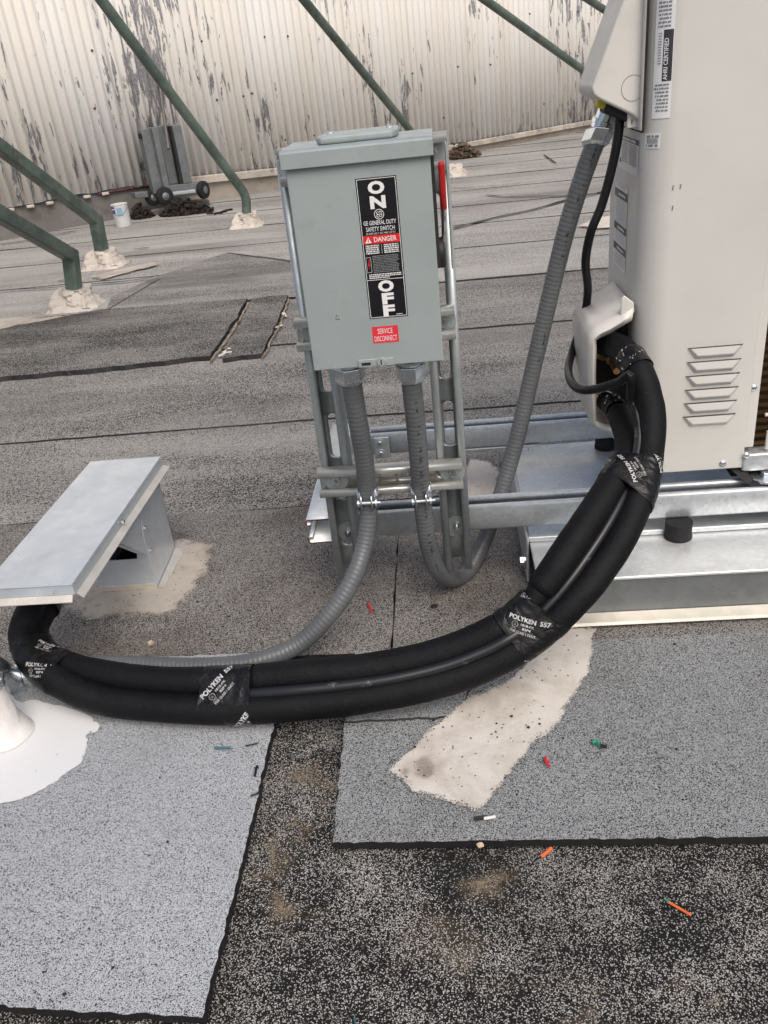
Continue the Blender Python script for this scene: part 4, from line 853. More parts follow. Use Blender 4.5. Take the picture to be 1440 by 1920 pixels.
# straps holding the conduits to the lower crossbar
def strap(P, zc, label):
    i = min(range(len(P) // 2), key=lambda k: abs(P[k].z - zc)); c = P[i]; tg = (P[i + 4] - P[i - 4]).normalized()
    t = thing('conduit_strap', label, 'pipe strap', c, 'pipe straps on the lower crossbar'); sd = tg.cross(Vector((0, -1, 0))).normalized(); fr = sd.cross(tg).normalized()
    if fr.y > 0: fr = -fr
    for sg in (1, -1):
        m = MB(); vs = []; rr = 0.0148; hb = 0.0165
        prof = [(rr * math.sin(a) * sg, rr * math.cos(a)) for a in np.linspace(math.pi * 0.80, math.pi * 0.22, 10)]
        x_, y_ = prof[-1]; prof += [(x_ * 0.80, y_ + 0.010), (x_ * 0.78, y_ + 0.014)]
        for a, b in prof:
            k = 1.0 if b < 0.008 else 0.72
            for s_ in (-1, 1): vs.append(c + sd * a + fr * b + tg * (s_ * hb * k))
        m.add(vs, [(2 * i, 2 * i + 1, 2 * i + 3, 2 * i + 2) for i in range(len(prof) - 1)]).build('strap_half', t, 'bright_zinc', solid=0.0016, smooth=True)
    q = c + fr * 0.021
    m = MB(); m.cyl(q - sd * 0.020, q + sd * 0.014, 0.0021, 0.0021, 10); m.hexa(q - sd * 0.0120, -sd, 0.0048, 0.003); m.hexa(q + sd * 0.0105, sd, 0.0046, 0.003)
    m.build('strap_bolt', t, 'galv')
strap(PL, 0.226, 'zinc pipe strap clamping the left conduit to the lower crossbar'); strap(PR, 0.226, 'zinc pipe strap clamping the right conduit to the lower crossbar')

# ================================================================== WHITE ROOF BOOT AT THE LEFT
bt = on(20, 1392); bc_ = Vector((-0.640, 0.905, 0)); bc_ = on(14, 1385); 
boot = thing('roof_boot', 'white coated pipe boot with a metal elbow connector at the left edge', 'pipe boot', bc_)
bm = bmesh.new(); seg, hs = 40, 26; rows = []
for j in range(hs + 1):
    z = 0.092 * j / hs; row = []
    for i in range(seg):
        a = 2 * math.pi * i / seg; r = 0.022 + 0.017 * math.exp(-z / 0.020) + 0.0018 * noise.noise(Vector((math.cos(a) * 2, math.sin(a) * 2, z * 60))) + 0.0012 * noise.noise(Vector((math.cos(a) * 7, math.sin(a) * 7, z * 200)))
        row.append(bm.verts.new((bc_.x + r * math.cos(a), bc_.y + r * math.sin(a), z + 0.009)))
    rows.append(row)
for j in range(hs):
    for i in range(seg): bm.faces.new((rows[j][i], rows[j][(i + 1) % seg], rows[j + 1][(i + 1) % seg], rows[j + 1][i]))
bm.faces.new(rows[-1]); me = bpy.data.meshes.new('coated_sleeve'); bm.to_mesh(me); bm.free(); me.shade_smooth(); me.materials.append(MATS['coat_pink'])
coating('coat_boot', (0.74, 0.71, 0.68), (0.66, 0.60, 0.54), 0.35, (0.6, 0.58, 0.55), bumpy=0.35); me.materials[0] = MATS['coat_boot']
o = bpy.data.objects.new('coated_sleeve', me); C.objects.link(o); adopt(o, boot)
te = PL[-1]; de = (PL[-1] - PL[-20]).normalized(); el = Vector((bc_.x, bc_.y, 0.100))
P = catmull([el - Vector((0, 0, 0.012)), el + Vector((0, 0, 0.012)), el.lerp(te, 0.35) + Vector((0, 0, 0.022)), te - de * -0.004, te - de * 0.022], 8)
m = MB(); m.tube(P, 0.0205, 22); m.build('elbow_body', boot, 'bright_zinc', smooth=True)
m = MB(); m.lathe(te - de * 0.034, de, [(0, 0.0175), (0.003, 0.0235), (0.012, 0.0235), (0.014, 0.0205), (0.018, 0.0245), (0.028, 0.0245), (0.030, 0.021)], 24); m.build('connector_ring', boot, 'bright_zinc', smooth=True)
m = MB(); m.lathe((bc_.x, bc_.y, 0.088), (0, 0, 1), [(0, 0.0225), (0.004, 0.0265), (0.016, 0.0265), (0.020, 0.0215)], 8); m.build('hub_nut', boot, 'bright_zinc', bevel=0.001)

# ================================================================== PIPE HOOD
hood = thing('pipe_hood', 'sheet metal pipe hood with long flat lid standing on a tan coated patch', 'pipe hood', (-0.59, 1.27, 0))
hx0, hx1, hy0, hy1 = -0.645, -0.5405, 1.212, 1.335; ZL = 0.195
m = MB(); t_ = 0.0015
m.box(hx1 - t_, hx1, hy0, hy1, 0.006, ZL - 0.01); m.build('side_panel', hood, 'galv_sheet')
m = MB(); m.box(hx0, hx0 + t_, hy0, hy1, 0.006, ZL - 0.01); m.build('side_panel', hood, 'galv_sheet')
m = MB(); m.box(hx0, hx1, hy1 - t_, hy1 + 0.0004, 0.006, ZL - 0.01); m.build('back_panel', hood, 'galv_sheet')
m = MB(); m.prism([(hx0 + 0.001, hy0 - 0.001, 0.006), (hx1 - 0.0005, hy0 - 0.001, 0.006), (hx1 - 0.0005, hy0 - 0.001, 0.105), (hx1 - 0.012, hy0 - 0.001, 0.112), (hx1 - 0.022, hy0 - 0.001, 0.068), (hx0 + 0.001, hy0 - 0.001, 0.068)], (0, 0.0014, 0)); m.build('front_panel', hood, 'galv_sheet')
m = MB(); m.box(hx0 + 0.002, hx1 - 0.002, hy1 - 0.004, hy1 - 0.002, 0.006, ZL - 0.012); m.box(hx0 + 0.003, hx1 - 0.003, hy0 + 0.003, hy1 - 0.003, 0.007, 0.02); m.build('dark_inside', hood, 'dark_gap')  # black sheets paint the shade inside the hood opening
# sloped throat panel running forward under the lid
m = MB(); m.prism([(hx1 - 0.001, hy0 - 0.001, 0.075), (hx1 - 0.001, hy0 + 0.002, 0.125), (hx1 - 0.001, hy0 + 0.002, ZL - 0.012), (hx1 - 0.001, 1.09, ZL - 0.012), (hx1 - 0.001, 1.105, 0.165)], (-0.0016, 0, 0)); m.build('cheek_panel', hood, 'galv_sheet')
m = MB(); m.prism([(hx1 - 0.003, hy0 - 0.002, 0.0765), (hx1 - 0.003, hy0 + 0.0005, 0.0750), (hx1 - 0.003, 1.106, 0.1630), (hx1 - 0.003, 1.104, 0.1650)], (-0.012, 0, 0)); m.build('throat_lip', hood, 'galv_sheet')
m = MB(); m.obox((hx1 + 0.0012, hy0 + 0.008, 0.128), (0.0008, 0, 0), (0, 0.007, -0.004), (0, 0.006, 0.019)); m.build('tab', hood, 'galv_sheet', bevel=0.001)
for p, ax in (((hx1 + 0.002, hy0 + 0.007, 0.124), (1, 0, 0)), ((hx1, hy0 + 0.010, 0.078), (1, 0, 0)), ((hx1 + 0.010, 1.125, ZL - 0.008), (1, 0, 0))):
    m = MB(); m.lathe(Vector(p), ax, [(0, 0.0048), (0.001, 0.0048), (0.0011, 0.0034), (0.004, 0.003)], 8); m.build('screw', hood, 'bright_zinc')
lid = MB(); lx0_, lx1_, ly0_, ly1_ = -0.664, -0.532, 0.930, 1.352
lid.box(lx0_, lx1_, ly0_, ly1_, ZL, ZL + 0.0025); LIDO = lid.build('lid', hood, 'galv_sheet', bevel=0.001)
lid = MB(); lid.box(lx1_ - 0.0012, lx1_ + 0.0003, ly0_ + 0.002, ly1_, ZL - 0.014, ZL - 0.0003); lid.box(lx0_, lx1_, ly0_, ly0_ + 0.0014, ZL - 0.014, ZL - 0.0003); lid.build('lid_flange', LIDO, 'galv_sheet')
lid = MB(); lid.prism([(lx1_ + 0.0005, ly0_ + 0.004, ZL - 0.0145), (lx1_ + 0.0105, ly0_ + 0.001, ZL - 0.0205), (lx1_ + 0.0105, ly1_ + 0.004, ZL - 0.0205), (lx1_ + 0.0005, ly1_, ZL - 0.0145)], (0, 0, -0.0012)); lid.prism([(lx0_, ly0_ + 0.0005, ZL - 0.0146), (lx1_ - 0.004, ly0_ + 0.0005, ZL - 0.0146), (lx1_ - 0.003, ly0_ - 0.008, ZL - 0.0210), (lx0_, ly0_ - 0.008, ZL - 0.0210)], (0, 0, -0.0012)); lid.build('drip_edge', LIDO, 'alu_edge')
m = MB(); m.prism([(hx0, hy0 - 0.0012, 0.0065), (hx1 - 0.002, hy0 - 0.0012, 0.0065), (hx1 - 0.003, hy0 - 0.0012, 0.016), (hx0 + 0.003, hy0 - 0.0012, 0.016)], (0, -0.0015, 0)); m.prism([(hx1 + 0.001, hy0, 0.007), (hx1 + 0.014, hy0 - 0.002, 0.0065), (hx1 + 0.014, hy1, 0.0065), (hx1 + 0.001, hy1, 0.016)], (0, 0, 0.0012)); m.build('base_flange', hood, 'alu_edge')

# ================================================================== CONDENSER UNIT
AY = 1.190; AXL = 0.268; AXR = 0.4365; AZ0 = 0.178; AZ1 = 1.15; AYB = 1.42; RC = 0.040
ac = thing('condenser_unit', 'cream outdoor air conditioner condenser standing on the rails at the right', 'condenser', (0.6, 1.3, 0.155))
XC = AXL + RC
def prof(sv):
    """outline of the side casing by arc length: s=0 where the rounded corner starts on the front panel, negative to the right, positive round to the left face"""
    if sv < 0: return Vector((XC - sv, AY, 0)), Vector((0, -1, 0))
    q = RC * math.pi / 2
    if sv < q:
        a = sv / RC; return Vector((XC - RC * math.sin(a), AY + RC - RC * math.cos(a), 0)), Vector((-math.sin(a), -math.cos(a), 0))
    return Vector((AXL, AY + RC + sv - q, 0)), Vector((-1, 0, 0))
SB = RC * math.pi / 2 + (AYB - AY - RC)
m = MB(); S_ = [-(AXR - XC)] + list(np.linspace(0, RC * math.pi / 2, 12)) + [SB]; n = len(S_)
P0 = [prof(q)[0] for q in S_] + [Vector((AXR, AYB, 0))]
m.add([(p.x, p.y, AZ0) for p in P0] + [(p.x, p.y, AZ1) for p in P0], [(i, (i + 1) % (n + 1), n + 1 + (i + 1) % (n + 1), n + 1 + i) for i in range(n + 1)] + [tuple(range(n, -1, -1)), tuple(range(n + 1, 2 * n + 2))])
m.build('casing', ac, 'ac_cream', smooth=True, bevel=0.0015)
# flange strip and coil to the right of the panel
m = MB(); m.box(AXR + 0.0005, AXR + 0.014, AY + 0.004, AY + 0.012, AZ0 + 0.032, AZ1); m.build('flange', ac, 'ac_cream', bevel=0.0015)
m = MB(); m.box(AXR + 0.0145, AXR + 0.40, AY + 0.024, AY + 0.20, AZ0 + 0.022, AZ1); m.build('coil_core', ac, 'box_dark')
m = MB()
for z in np.arange(AZ0 + 0.03, 0.95, 0.0125): m.box(AXR + 0.014, AXR + 0.16, AY + 0.0165, AY + 0.026, z, z + 0.0058)
tag(m.build('coil_fins', ac, 'coil'), kind='stuff')
g = MB()
for x in (0.470, 0.52): 
    g.cyl((x, AY + 0.004, AZ0 + 0.028), (x, AY + 0.004, 0.235), 0.0028, 0.0028, 8)
g.cyl((0.462, AY + 0.004, 0.262), (0.55, AY + 0.004, 0.262), 0.0028, 0.0028, 8); g.cyl((0.462, AY + 0.004, 0.55), (0.55, AY + 0.004, 0.55), 0.0028, 0.0028, 8); g.build('coil_guard', ac, 'ac_plastic', smooth=True)
m = MB(); m.box(AXR - 0.002, 0.70, AY - 0.004, AY + 0.05, AZ0 - 0.006, AZ0 + 0.024); m.build('base_pan', ac, 'galv', bevel=0.004)
m = MB(); m.box(0.425, 0.70, AY + 0.012, AYB, 0.158, AZ0 - 0.004); m.build('underside_shade', ac, 'dark_gap')  # black block added to paint the shade below the unit
# foot bracket with bolt on the front rail
m = MB(); m.prism([(0.418, AY + 0.02, AZ0 - 0.001), (0.444, AY + 0.02, AZ0 - 0.001), (0.456, AY - 0.020, RZ + 0.003), (0.452, AY - 0.024, RZ + 0.0025), (0.445, AY - 0.018, RZ + 0.008)], (0, 0, 0.0)) if False else None
P = [(0.416, AY + 0.012, AZ0 - 0.002), (0.440, AY + 0.006, AZ0 - 0.002), (0.447, AY - 0.012, RZ + 0.004), (0.440, AY - 0.020, RZ + 0.003)]
m = MB(); m.prism(P, (0.003, 0, 0.0005)); m.box(0.4405, 0.62, AY - 0.024, AY + 0.03, RZ + 0.0018, RZ + 0.0045); m.build('foot_bracket', ac, 'rubber', bevel=0.001)
bolt2((0.472, AY - 0.004, RZ + 0.005), Z, 0.0085, 0.024, 0.007, 0.004, True, parent=ac, wm='bright_zinc')
def screw(p, ax, r, parent, mat='bright_zinc'):
    p = Vector(p); ax = Vector(ax); m = MB(); m.mat(mat); m.lathe(p, ax, [(0, r), (0.0012, r), (0.0026, r * 0.7), (0.003, r * 0.3)], 16); a = ax.orthogonal().normalized(); b_ = ax.cross(a)
    m.mat('lift_metal'); m.obox(p + ax * 0.003, a * r * 0.5, b_ * r * 0.1, ax * 0.0003); m.obox(p + ax * 0.003, b_ * r * 0.5, a * r * 0.1, ax * 0.0004); m.build('screw', parent, smooth=True)
q = at(1355, 869, AY); screw((q.x, AY, q.z), (0, -1, 0), 0.0052, ac); q = at(1413, 727, AY + 0.004); screw((q.x, AY + 0.004, q.z), (0, -1, 0), 0.0048, ac); q = at(1399, 854, AY - 0.004); screw((q.x, AY - 0.004, q.z), (0, -1, 0), 0.0050, ac)
# six pressed louvres
for i in range(6):
    zt_ = 0.376 - 0.0212 * i; x0, x1 = 0.3395, 0.4185; hgt = 0.0175; c = 0.012; o5 = 0.0058
    vs = [(x0, AY, zt_), (x1, AY, zt_), (x1 - c, AY, zt_ - hgt), (x0 + c, AY, zt_ - hgt), (x0 + 0.004, AY - o5 * 0.75, zt_ - 0.0005), (x1 - 0.004, AY - o5 * 0.75, zt_ - 0.0005), (x1 - c - 0.003, AY - o5, zt_ - hgt + 0.006), (x0 + c + 0.003, AY - o5, zt_ - hgt + 0.006)]
    m = MB(); m.mat('ac_cream'); m.add(vs, [(4, 5, 6, 7), (0, 4, 7, 3), (5, 1, 2, 6), (7, 6, 2, 3)]); m.mat('dark_inside'); m.add([vs[0], vs[1], vs[5], vs[4]], [(0, 1, 2, 3)])
    m.build('louvre', ac, bevel=0.0012, ang=15)
# stickers wrapped on the casing
def wrapped(name, s0, s1, z0, z1, mat, parent, off=0.0006, n=8, tilt=0.0):
    vs = []
    for i in range(n + 1):
        sv = s0 + (s1 - s0) * i / n; p, nn = prof(sv)
        for z in (z0, z1): vs.append(p + nn * off + Vector((0, 0, z + tilt * (sv - s0))))
    m = MB(); m.add(vs, [(2 * i, 2 * i + 2, 2 * i + 3, 2 * i + 1) for i in range(n)]); return m.build(name, parent, mat, smooth=True)
def wbars(parent, rows, mat, seed, off=0.0010, name='small_print'):
    """rows of fine print on the casing: (s0, s1, z, h)"""
    m = MB(); rnd = random.Random(seed)
    for s0, s1, z, h in rows:
        sv = s0; sg = 1 if s1 > s0 else -1
        while (s1 - sv) * sg > 0:
            l = rnd.uniform(0.6, 2.2) * h; e = sv + sg * min(l, abs(s1 - sv)); a, na = prof(sv); b_, nb = prof(e)
            m.add([a + na * off + Vector((0, 0, z - h * .45)), b_ + nb * off + Vector((0, 0, z - h * .45)), b_ + nb * off + Vector((0, 0, z + h * rnd.uniform(.25, .5))), a + na * off + Vector((0, 0, z + h * .45))], [(0, 1, 2, 3)]); sv = e + sg * h * rnd.uniform(0.2, 0.6)
    m.build(name, parent, mat)
def wtext(parent, body, s0, z0, w_, h_, rot, mat, bold=0.0, off=0.0012):
    vs, fs = fit_text(body, w_, h_, bold); c, s = math.cos(rot), math.sin(rot); m = MB(); out = []
    for x, y in vs:
        a, b_ = x * c - y * s, x * s + y * c; p, nn = prof(s0 - a); out.append(p + nn * off + Vector((0, 0, z0 + b_)))
    m.add(out, fs).build('lettering', parent, mat)
def s_of(px, py):
    """arc position on the casing seen at a pixel"""
    best = None
    for sv in np.linspace(-0.12, SB, 700):
        p, nn = prof(sv); r = Vector(ray(px, py)); 
        k = (p.x * r.x + p.y * r.y) / (r.x * r.x + r.y * r.y); d = (Vector((r.x * k - p.x, r.y * k - p.y))).length
        if nn.dot(Vector((-r.x, -r.y, 0))) < 0.02: continue
        if best is None or d < best[0]: best = (d, sv, CAM[2] + r.z * k)
    return best[1], best[2]
a_, za = s_of(1243, 120); r0, _ = s_of(1262, 120); l0, _ = s_of(1227, 120); zt1 = s_of(1245, -60)[1]; zb1 = s_of(1240, 222)[1]
l0 = min(l0, r0 + 0.030)
lb = wrapped('rating_label', r0, l0, zb1, zt1, 'label_white', ac); lb['label'] = 'long white rating label on the rounded casing corner'
za, zb = s_of(1252, 55)[1], s_of(1246, 152)[1]; r1 = r0 + (l0 - r0) * 0.04; l1 = r0 + (l0 - r0) * 0.52
wrapped('certification_mark', r1, l1, zb, za, 'label_char', lb, 0.0009); wtext(lb, 'AHRI CERTIFIED', r0 + (l0 - r0) * 0.36, (za + zb) / 2 - 0.004, (za - zb) * 0.82, 0.0052, math.pi / 2, 'label_white', 0.02, 0.0013)
wbars(lb, [(r0 + (l0 - r0) * 0.15, r0 + (l0 - r0) * random.uniform(0.75, 0.92), zb - 0.004 - 0.0042 * i, 0.0024) for i in range(int((zb - zb1 - 0.006) / 0.0042))], 'label_grey', 8); wbars(lb, [(r0 + (l0 - r0) * 0.2, r0 + (l0 - r0) * 0.85, za + 0.004 + 0.0042 * i, 0.0022) for i in range(int((zt1 - za - 0.006) / 0.0042))], 'label_grey', 9)
wbars(lb, [(r0 + (l0 - r0) * 0.62, r0 + (l0 - r0) * 0.80, zb + 0.02 + 0.003 * i, 0.0014) for i in range(12)], 'label_grey', 19)
# barcode sticker
s0, z0 = s_of(1238, 278); s1, z1 = s_of(1211, 250); bcz = wrapped('barcode_sticker', s0, s1, z0, z1, 'label_white', ac)
wbars(bcz, [(s0 + (s1 - s0) * .1, s0 + (s1 - s0) * .9, z1 - (z1 - z0) * .2, 0.0035), (s0 + (s1 - s0) * .15, s0 + (s1 - s0) * .9, z1 - (z1 - z0) * .8, 0.0035)], 'label_grey', 10)
m = MB(); rnd = random.Random(4); sv = s0 + (s1 - s0) * .15
while (s0 + (s1 - s0) * .85 - sv) > 0:
    ww = rnd.uniform(0.0003, 0.0010); p, nn = prof(sv); q, nq = prof(sv + ww); zz0, zz1 = z1 - (z1 - z0) * .68, z1 - (z1 - z0) * .32
    m.add([p + nn * .001 + Vector((0, 0, zz0)), q + nq * .001 + Vector((0, 0, zz0)), q + nq * .001 + Vector((0, 0, zz1)), p + nn * .001 + Vector((0, 0, zz1))], [(0, 1, 2, 3)]); sv += ww + rnd.uniform(0.0003, 0.0008)
m.build('barcode', bcz, 'label_grey')
# warning sheet and long narrow label on the left face
def face_label(name, pa, pb, mat='label_white'):
    s0, z0 = s_of(*pa); s1, z1 = s_of(*pb); return wrapped(name, s0, s1, z0, z1, mat, ac), s0, s1, z0, z1
wl1, s0, s1, z0, z1 = face_label('warning_sticker', (1196, 332), (1162, 249))
H_ = z1 - z0; wrapped('header_band', s0, s1, z1 - H_ * .16, z1 - H_ * .02, 'label_char', wl1, 0.0009)
wbars(wl1, [(s0 + (s1 - s0) * .08, s0 + (s1 - s0) * .45, z1 - H_ * (.22 + .065 * i), 0.0022) for i in range(9)] + [(s0 + (s1 - s0) * .52, s0 + (s1 - s0) * .80, z1 - H_ * (.22 + .065 * i), 0.0022) for i in range(9)], 'label_mid', 11)
wbars(wl1, [(s0 + (s1 - s0) * .85, s0 + (s1 - s0) * .93, z1 - H_ * (.25 + .5 * i), 0.008) for i in range(2)], 'label_char', 12)
wbars(wl1, [(s0 + (s1 - s0) * .1, s0 + (s1 - s0) * .8, z1 - H_ * .09, 0.004)], 'label_white', 14, 0.0014)
wl2, s0, s1, z0, z1 = face_label('instruction_sticker', (1172, 515), (1155, 340)); H_ = z1 - z0
wl2.data.materials[0] = MATS['label_white']
for a, b in ((.06, .16), (.46, .55), (.71, .80)): wrapped('warning_header', s0, s1, z1 - H_ * b, z1 - H_ * a, 'label_char', wl2, 0.0009)
wbars(wl2, [(s0 + (s1 - s0) * .1, s0 + (s1 - s0) * .9, z1 - H_ * q, 0.0014) for q in np.arange(.02, .98, .026) if not any(a - .015 < q < b + .015 for a, b in ((.06, .16), (.46, .55), (.71, .80)))], 'label_mid', 13)
for a, b in ((.06, .16), (.46, .55), (.71, .80)): wbars(wl2, [(s0 + (s1 - s0) * .15, s0 + (s1 - s0) * .7, z1 - H_ * (a + b) / 2, 0.004)], 'label_white', 15, 0.0014)
for px, py in ((1262, 352), (1276, 350), (1261, 390)):
    q = at(px, py, AY - 0.0002); m = MB(); m.obox(q, (0.0009, 0, 0), (0, 0.0002, 0), (0.0004, 0, 0.003)); m.build('scuff', ac, 'label_grey')
# wedge shaped conduit cover on the left face
CY0, CY1 = 1.218, 1.335
def cp(px, py, Y=CY0): q = at(px, py, Y); return Vector((q.x, Y, q.z))
xl = AXL - 0.0005
zc0 = cp(1222, 238).z; 
poly = [(xl, CY0, 0.86), (xl - 0.012, CY0, 0.86)] + [tuple(cp(*p)) for p in ((1109, 166), (1112, 178), (1122, 186), (1185, 216))] + [(xl - 0.006, CY0, cp(1205, 222).z), (xl, CY0, cp(1215, 226).z)]
m = MB(); m.prism(poly, (0, CY1 - CY0, 0)); cov = m.build('conduit_cover', ac, 'ac_plastic', bevel=0.010, seg=4)
m = MB(); m.box(xl - 0.0035, xl + 0.001, CY0 - 0.012, CY1, cp(1220, 243).z, 0.87); m.build('cover_flange', cov, 'ac_plastic', bevel=0.002)
m = MB(); m.box(xl - 0.0015, xl + 0.0012, CY0 - 0.0135, CY1, cp(1220, 246).z, 0.87); m.build('cover_gasket', cov, 'dark_gap')
m = MB(); c = cp(1187, 165); m.ring([(c.x + 0.0150 * math.cos(a), CY0 - 0.0004, c.z + 0.0155 * math.sin(a)) for a in np.linspace(0, 2 * math.pi, 41)[:-1]], [(c.x + 0.0143 * math.cos(a), CY0 - 0.0004, c.z + 0.0148 * math.sin(a)) for a in np.linspace(0, 2 * math.pi, 41)[:-1]], (0, 0.0010, 0)); m.build('knockout', cov, 'label_grey')
yk = cp(1160, 194); m = MB(); m.obox(Vector((yk.x - 0.013, CY0 + 0.028, yk.z - 0.001)), (0.011, 0, -0.004), (0, 0.012, 0), (0.001, 0, 0.006)); m.build('ground_wire_tag', cov, 'yellow', bevel=0.002)
m = MB(); m.obox(Vector((yk.x + 0.008, CY0 + 0.03, yk.z - 0.012)), (0.022, 0, -0.010), (0, 0.02, 0), (0.003, 0, 0.008)); m.build('cable_grommet', cov, 'rubber', bevel=0.003)
q = cp(1187, 228, CY0 + 0.01); m = MB(); m.box(q.x - 0.008, xl, CY0 + 0.008, CY0 + 0.022, q.z - 0.008, q.z + 0.012); m.build('cover_lug', cov, 'ac_plastic', bevel=0.002)
for dx in (-0.002, 0.006): m = MB(); m.obox((q.x + dx, CY0 + 0.0078, q.z), (0.0006, 0, 0), (0, 0.0004, 0), (0, 0, 0.003)); m.build('lug_slot', cov, 'dark_gap')
# valve cover: open shell
VY = 1.205
def vp(px, py, Y=VY): q = at(px, py, Y); return Vector((q.x, Y, q.z))
outer = [vp(*p) for p in ((1156, 812), (1135, 808), (1118, 802), (1108, 790), (1104, 740), (1104, 690), (1104, 650), (1107, 630), (1120, 615), (1144, 603), (1168, 588), (1188, 574))]
inner = [vp(*p) for p in ((1152, 799), (1136, 796), (1124, 793), (1117, 789), (1116, 735), (1116, 690), (1117, 655), (1117, 637), (1128, 631), (1144, 624), (1163, 612), (1184, 600))]
m = MB(); n = len(outer); dep = Vector((0, 0.022, 0)); back = Vector((0, 0.15, 0))
sh = [p + Vector((0.010, -0.002, -0.004 if i > 7 else 0.0)) if 1 < i < 9 else p + Vector((0, 0, 0.0)) for i, p in enumerate(outer)]
vs = inner + [i_.lerp(o_, 0.45) + Vector((0, -0.004, 0)) for i_, o_ in zip(inner, outer)] + [i_.lerp(o_, 0.85) + Vector((0, 0.001, 0)) for i_, o_ in zip(inner, outer)] + [p + Vector((0, 0.012, 0)) for p in outer] + [p + Vector((0, 0.05, 0)) for p in outer] + [p + back for p in outer]
fs = [(k * n + i, k * n + i + 1, (k + 1) * n + i + 1, (k + 1) * n + i) for k in range(5) for i in range(n - 1)]
m.add(vs, fs); vc = m.build('valve_cover', ac, 'ac_plastic', smooth=True, solid=0.003)
tb = [(1164, 575), (1165, 560), (1171, 554), (1189, 568), (1190, 585), (1186, 592), (1163, 608)]
m = MB(); m.prism([vp(*p) for p in tb], (0, 0.004, 0)); m.build('cover_tab', vc, 'ac_plastic', bevel=0.002)
m = MB(); q0, q1 = vp(1112, 800), vp(1175, 610); m.box(q0.x, AXL - 0.001, VY + 0.143, VY + 0.148, q0.z + 0.006, q1.z - 0.012); m.box(AXL - 0.003, AXL - 0.0005, VY + 0.03, VY + 0.15, q0.z, q1.z); m.build('recess_shade', vc, 'dark_inside')  # dark panels hide the pale casing and paint shade inside the cover
def valve(px, py, Y, name='service_valve'):
    c = at(px, py, Y); m = MB(); m.mat('brass'); m.hexa(c + Vector((-0.012, 0, 0)), (1, 0, 0), 0.011, 0.012); m.cyl(c, c + Vector((0.03, 0, 0)), 0.008, 0.008, 14); m.cyl(c + Vector((0.01, 0, 0)), c + Vector((0.01, -0.024, -0.004)), 0.006, 0.006, 12); m.hexa(c + Vector((0.01, -0.020, -0.004)), (0, -1, 0), 0.009, 0.010); m.mat('copper'); m.cyl(c + Vector((0.01, -0.02, -0.004)), c + Vector((0.012, -0.06, -0.012)), 0.0055, 0.0055, 12); m.build(name, vc, smooth=False)
valve(1128, 660, 1.275); valve(1130, 750, 1.275)
P = catmull([at(1125, 670, 1.27), at(1150, 676, 1.25), at(1160, 695, 1.24)], 8); m = MB(); m.tube(P, 0.004, 8).build('service_port', vc, 'brass', smooth=True)

# ================================================================== INSULATED LINE SET
A_ = [(1128, 640, 1.27), (1165, 655, 1.19), (1200, 700, 1.13), (1220, 775, 1.095), (1217, 850, 1.055), (1201, 925, 1.005), (1170, 1000, 0.96), (1124, 1072, 0.925), (1075, 1130, 0.90), (1010, 1190, 0.885), (930, 1240, 0.870), (830, 1278, 0.858), (700, 1306, 0.848), (570, 1322, 0.846), (440, 1330, 0.850), (310, 1329, 0.862), (190, 1312, 0.880), (108, 1278, 0.902), (62, 1240, 0.935), (42, 1190, 0.975), (56, 1145, 1.01), (72, 1105, 1.06)]
B_ = [(1135, 752, 1.27), (1153, 765, 1.20), (1166, 790, 1.145), (1176, 828, 1.10), (1170, 868, 1.058), (1148, 908, 1.015), (1112, 964, 0.975), (1067, 1030, 0.938), (1026, 1090, 0.915), (978, 1148, 0.90), (912, 1190, 0.890), (820, 1226, 0.882), (700, 1252, 0.876), (570, 1264, 0.876), (440, 1275, 0.880), (310, 1277, 0.892), (195, 1264, 0.915), (125, 1246, 0.94), (84, 1222, 0.965), (66, 1183, 1.00), (84, 1143, 1.04), (100, 1105, 1.08)]
A_ = [at(*p) for p in A_]; B_ = [at(*p) for p in B_]; RT = 0.0200
for P in (A_, B_):
    for p in P: p.z = max(p.z, 0.034)
ls = thing('refrigerant_line_set', 'pair of black foam insulated pipes strapped with tape, sagging across the foreground', 'insulated pipes', (-0.2, 0.86, 0.01))
def sleeve(P, u0, u1, r, name, rn0=1, rn1=1, seed=0):
    n = max(12, int((u1 - u0) * 14)); pts = [cm_at(P, u0 + (u1 - u0) * i / n) for i in range(n + 1)]; L_ = [0]
    for i in range(n): L_.append(L_[-1] + (pts[i + 1] - pts[i]).length)
    # finer samples towards round ends
    pts = resample(pts, 0.004); tot = sum((pts[i + 1] - pts[i]).length for i in range(len(pts) - 1))
    def rf(i, nn, s):
        k = 1.0; e = 0.014
        if rn0 and s < e: k = min(k, 0.55 + 0.45 * math.sqrt(max(0, 1 - (1 - s / e) ** 2)))
        if rn1 and tot - s < e: k = min(k, 0.55 + 0.45 * math.sqrt(max(0, 1 - (1 - (tot - s) / e) ** 2)))
        return r * k * (1 + 0.035 * noise.noise(Vector((s * 20, seed, 0))) + 0.020 * noise.noise(Vector((s * 65, seed, 5))))
    m = MB(); m.tube(pts, r, 26, rf=rf); return m.build(name, ls, 'foam', smooth=True)
sleeve(A_, 0.0, 1.55, 0.0195, 'insulation_sleeve', 0, 1, 1); sleeve(A_, 1.7, 4.75, RT, 'insulation_sleeve', 1, 0, 2); sleeve(A_, 4.7, 9.05, RT, 'insulation_sleeve', 0, 0, 3)
sleeve(A_, 9.0, 14.05, RT * 1.02, 'insulation_sleeve', 0, 0, 4); sleeve(A_, 14.0, 17.6, RT * 1.04, 'insulation_sleeve', 0, 0, 5); sleeve(A_, 17.5, 21, RT, 'insulation_sleeve', 0, 0, 6)
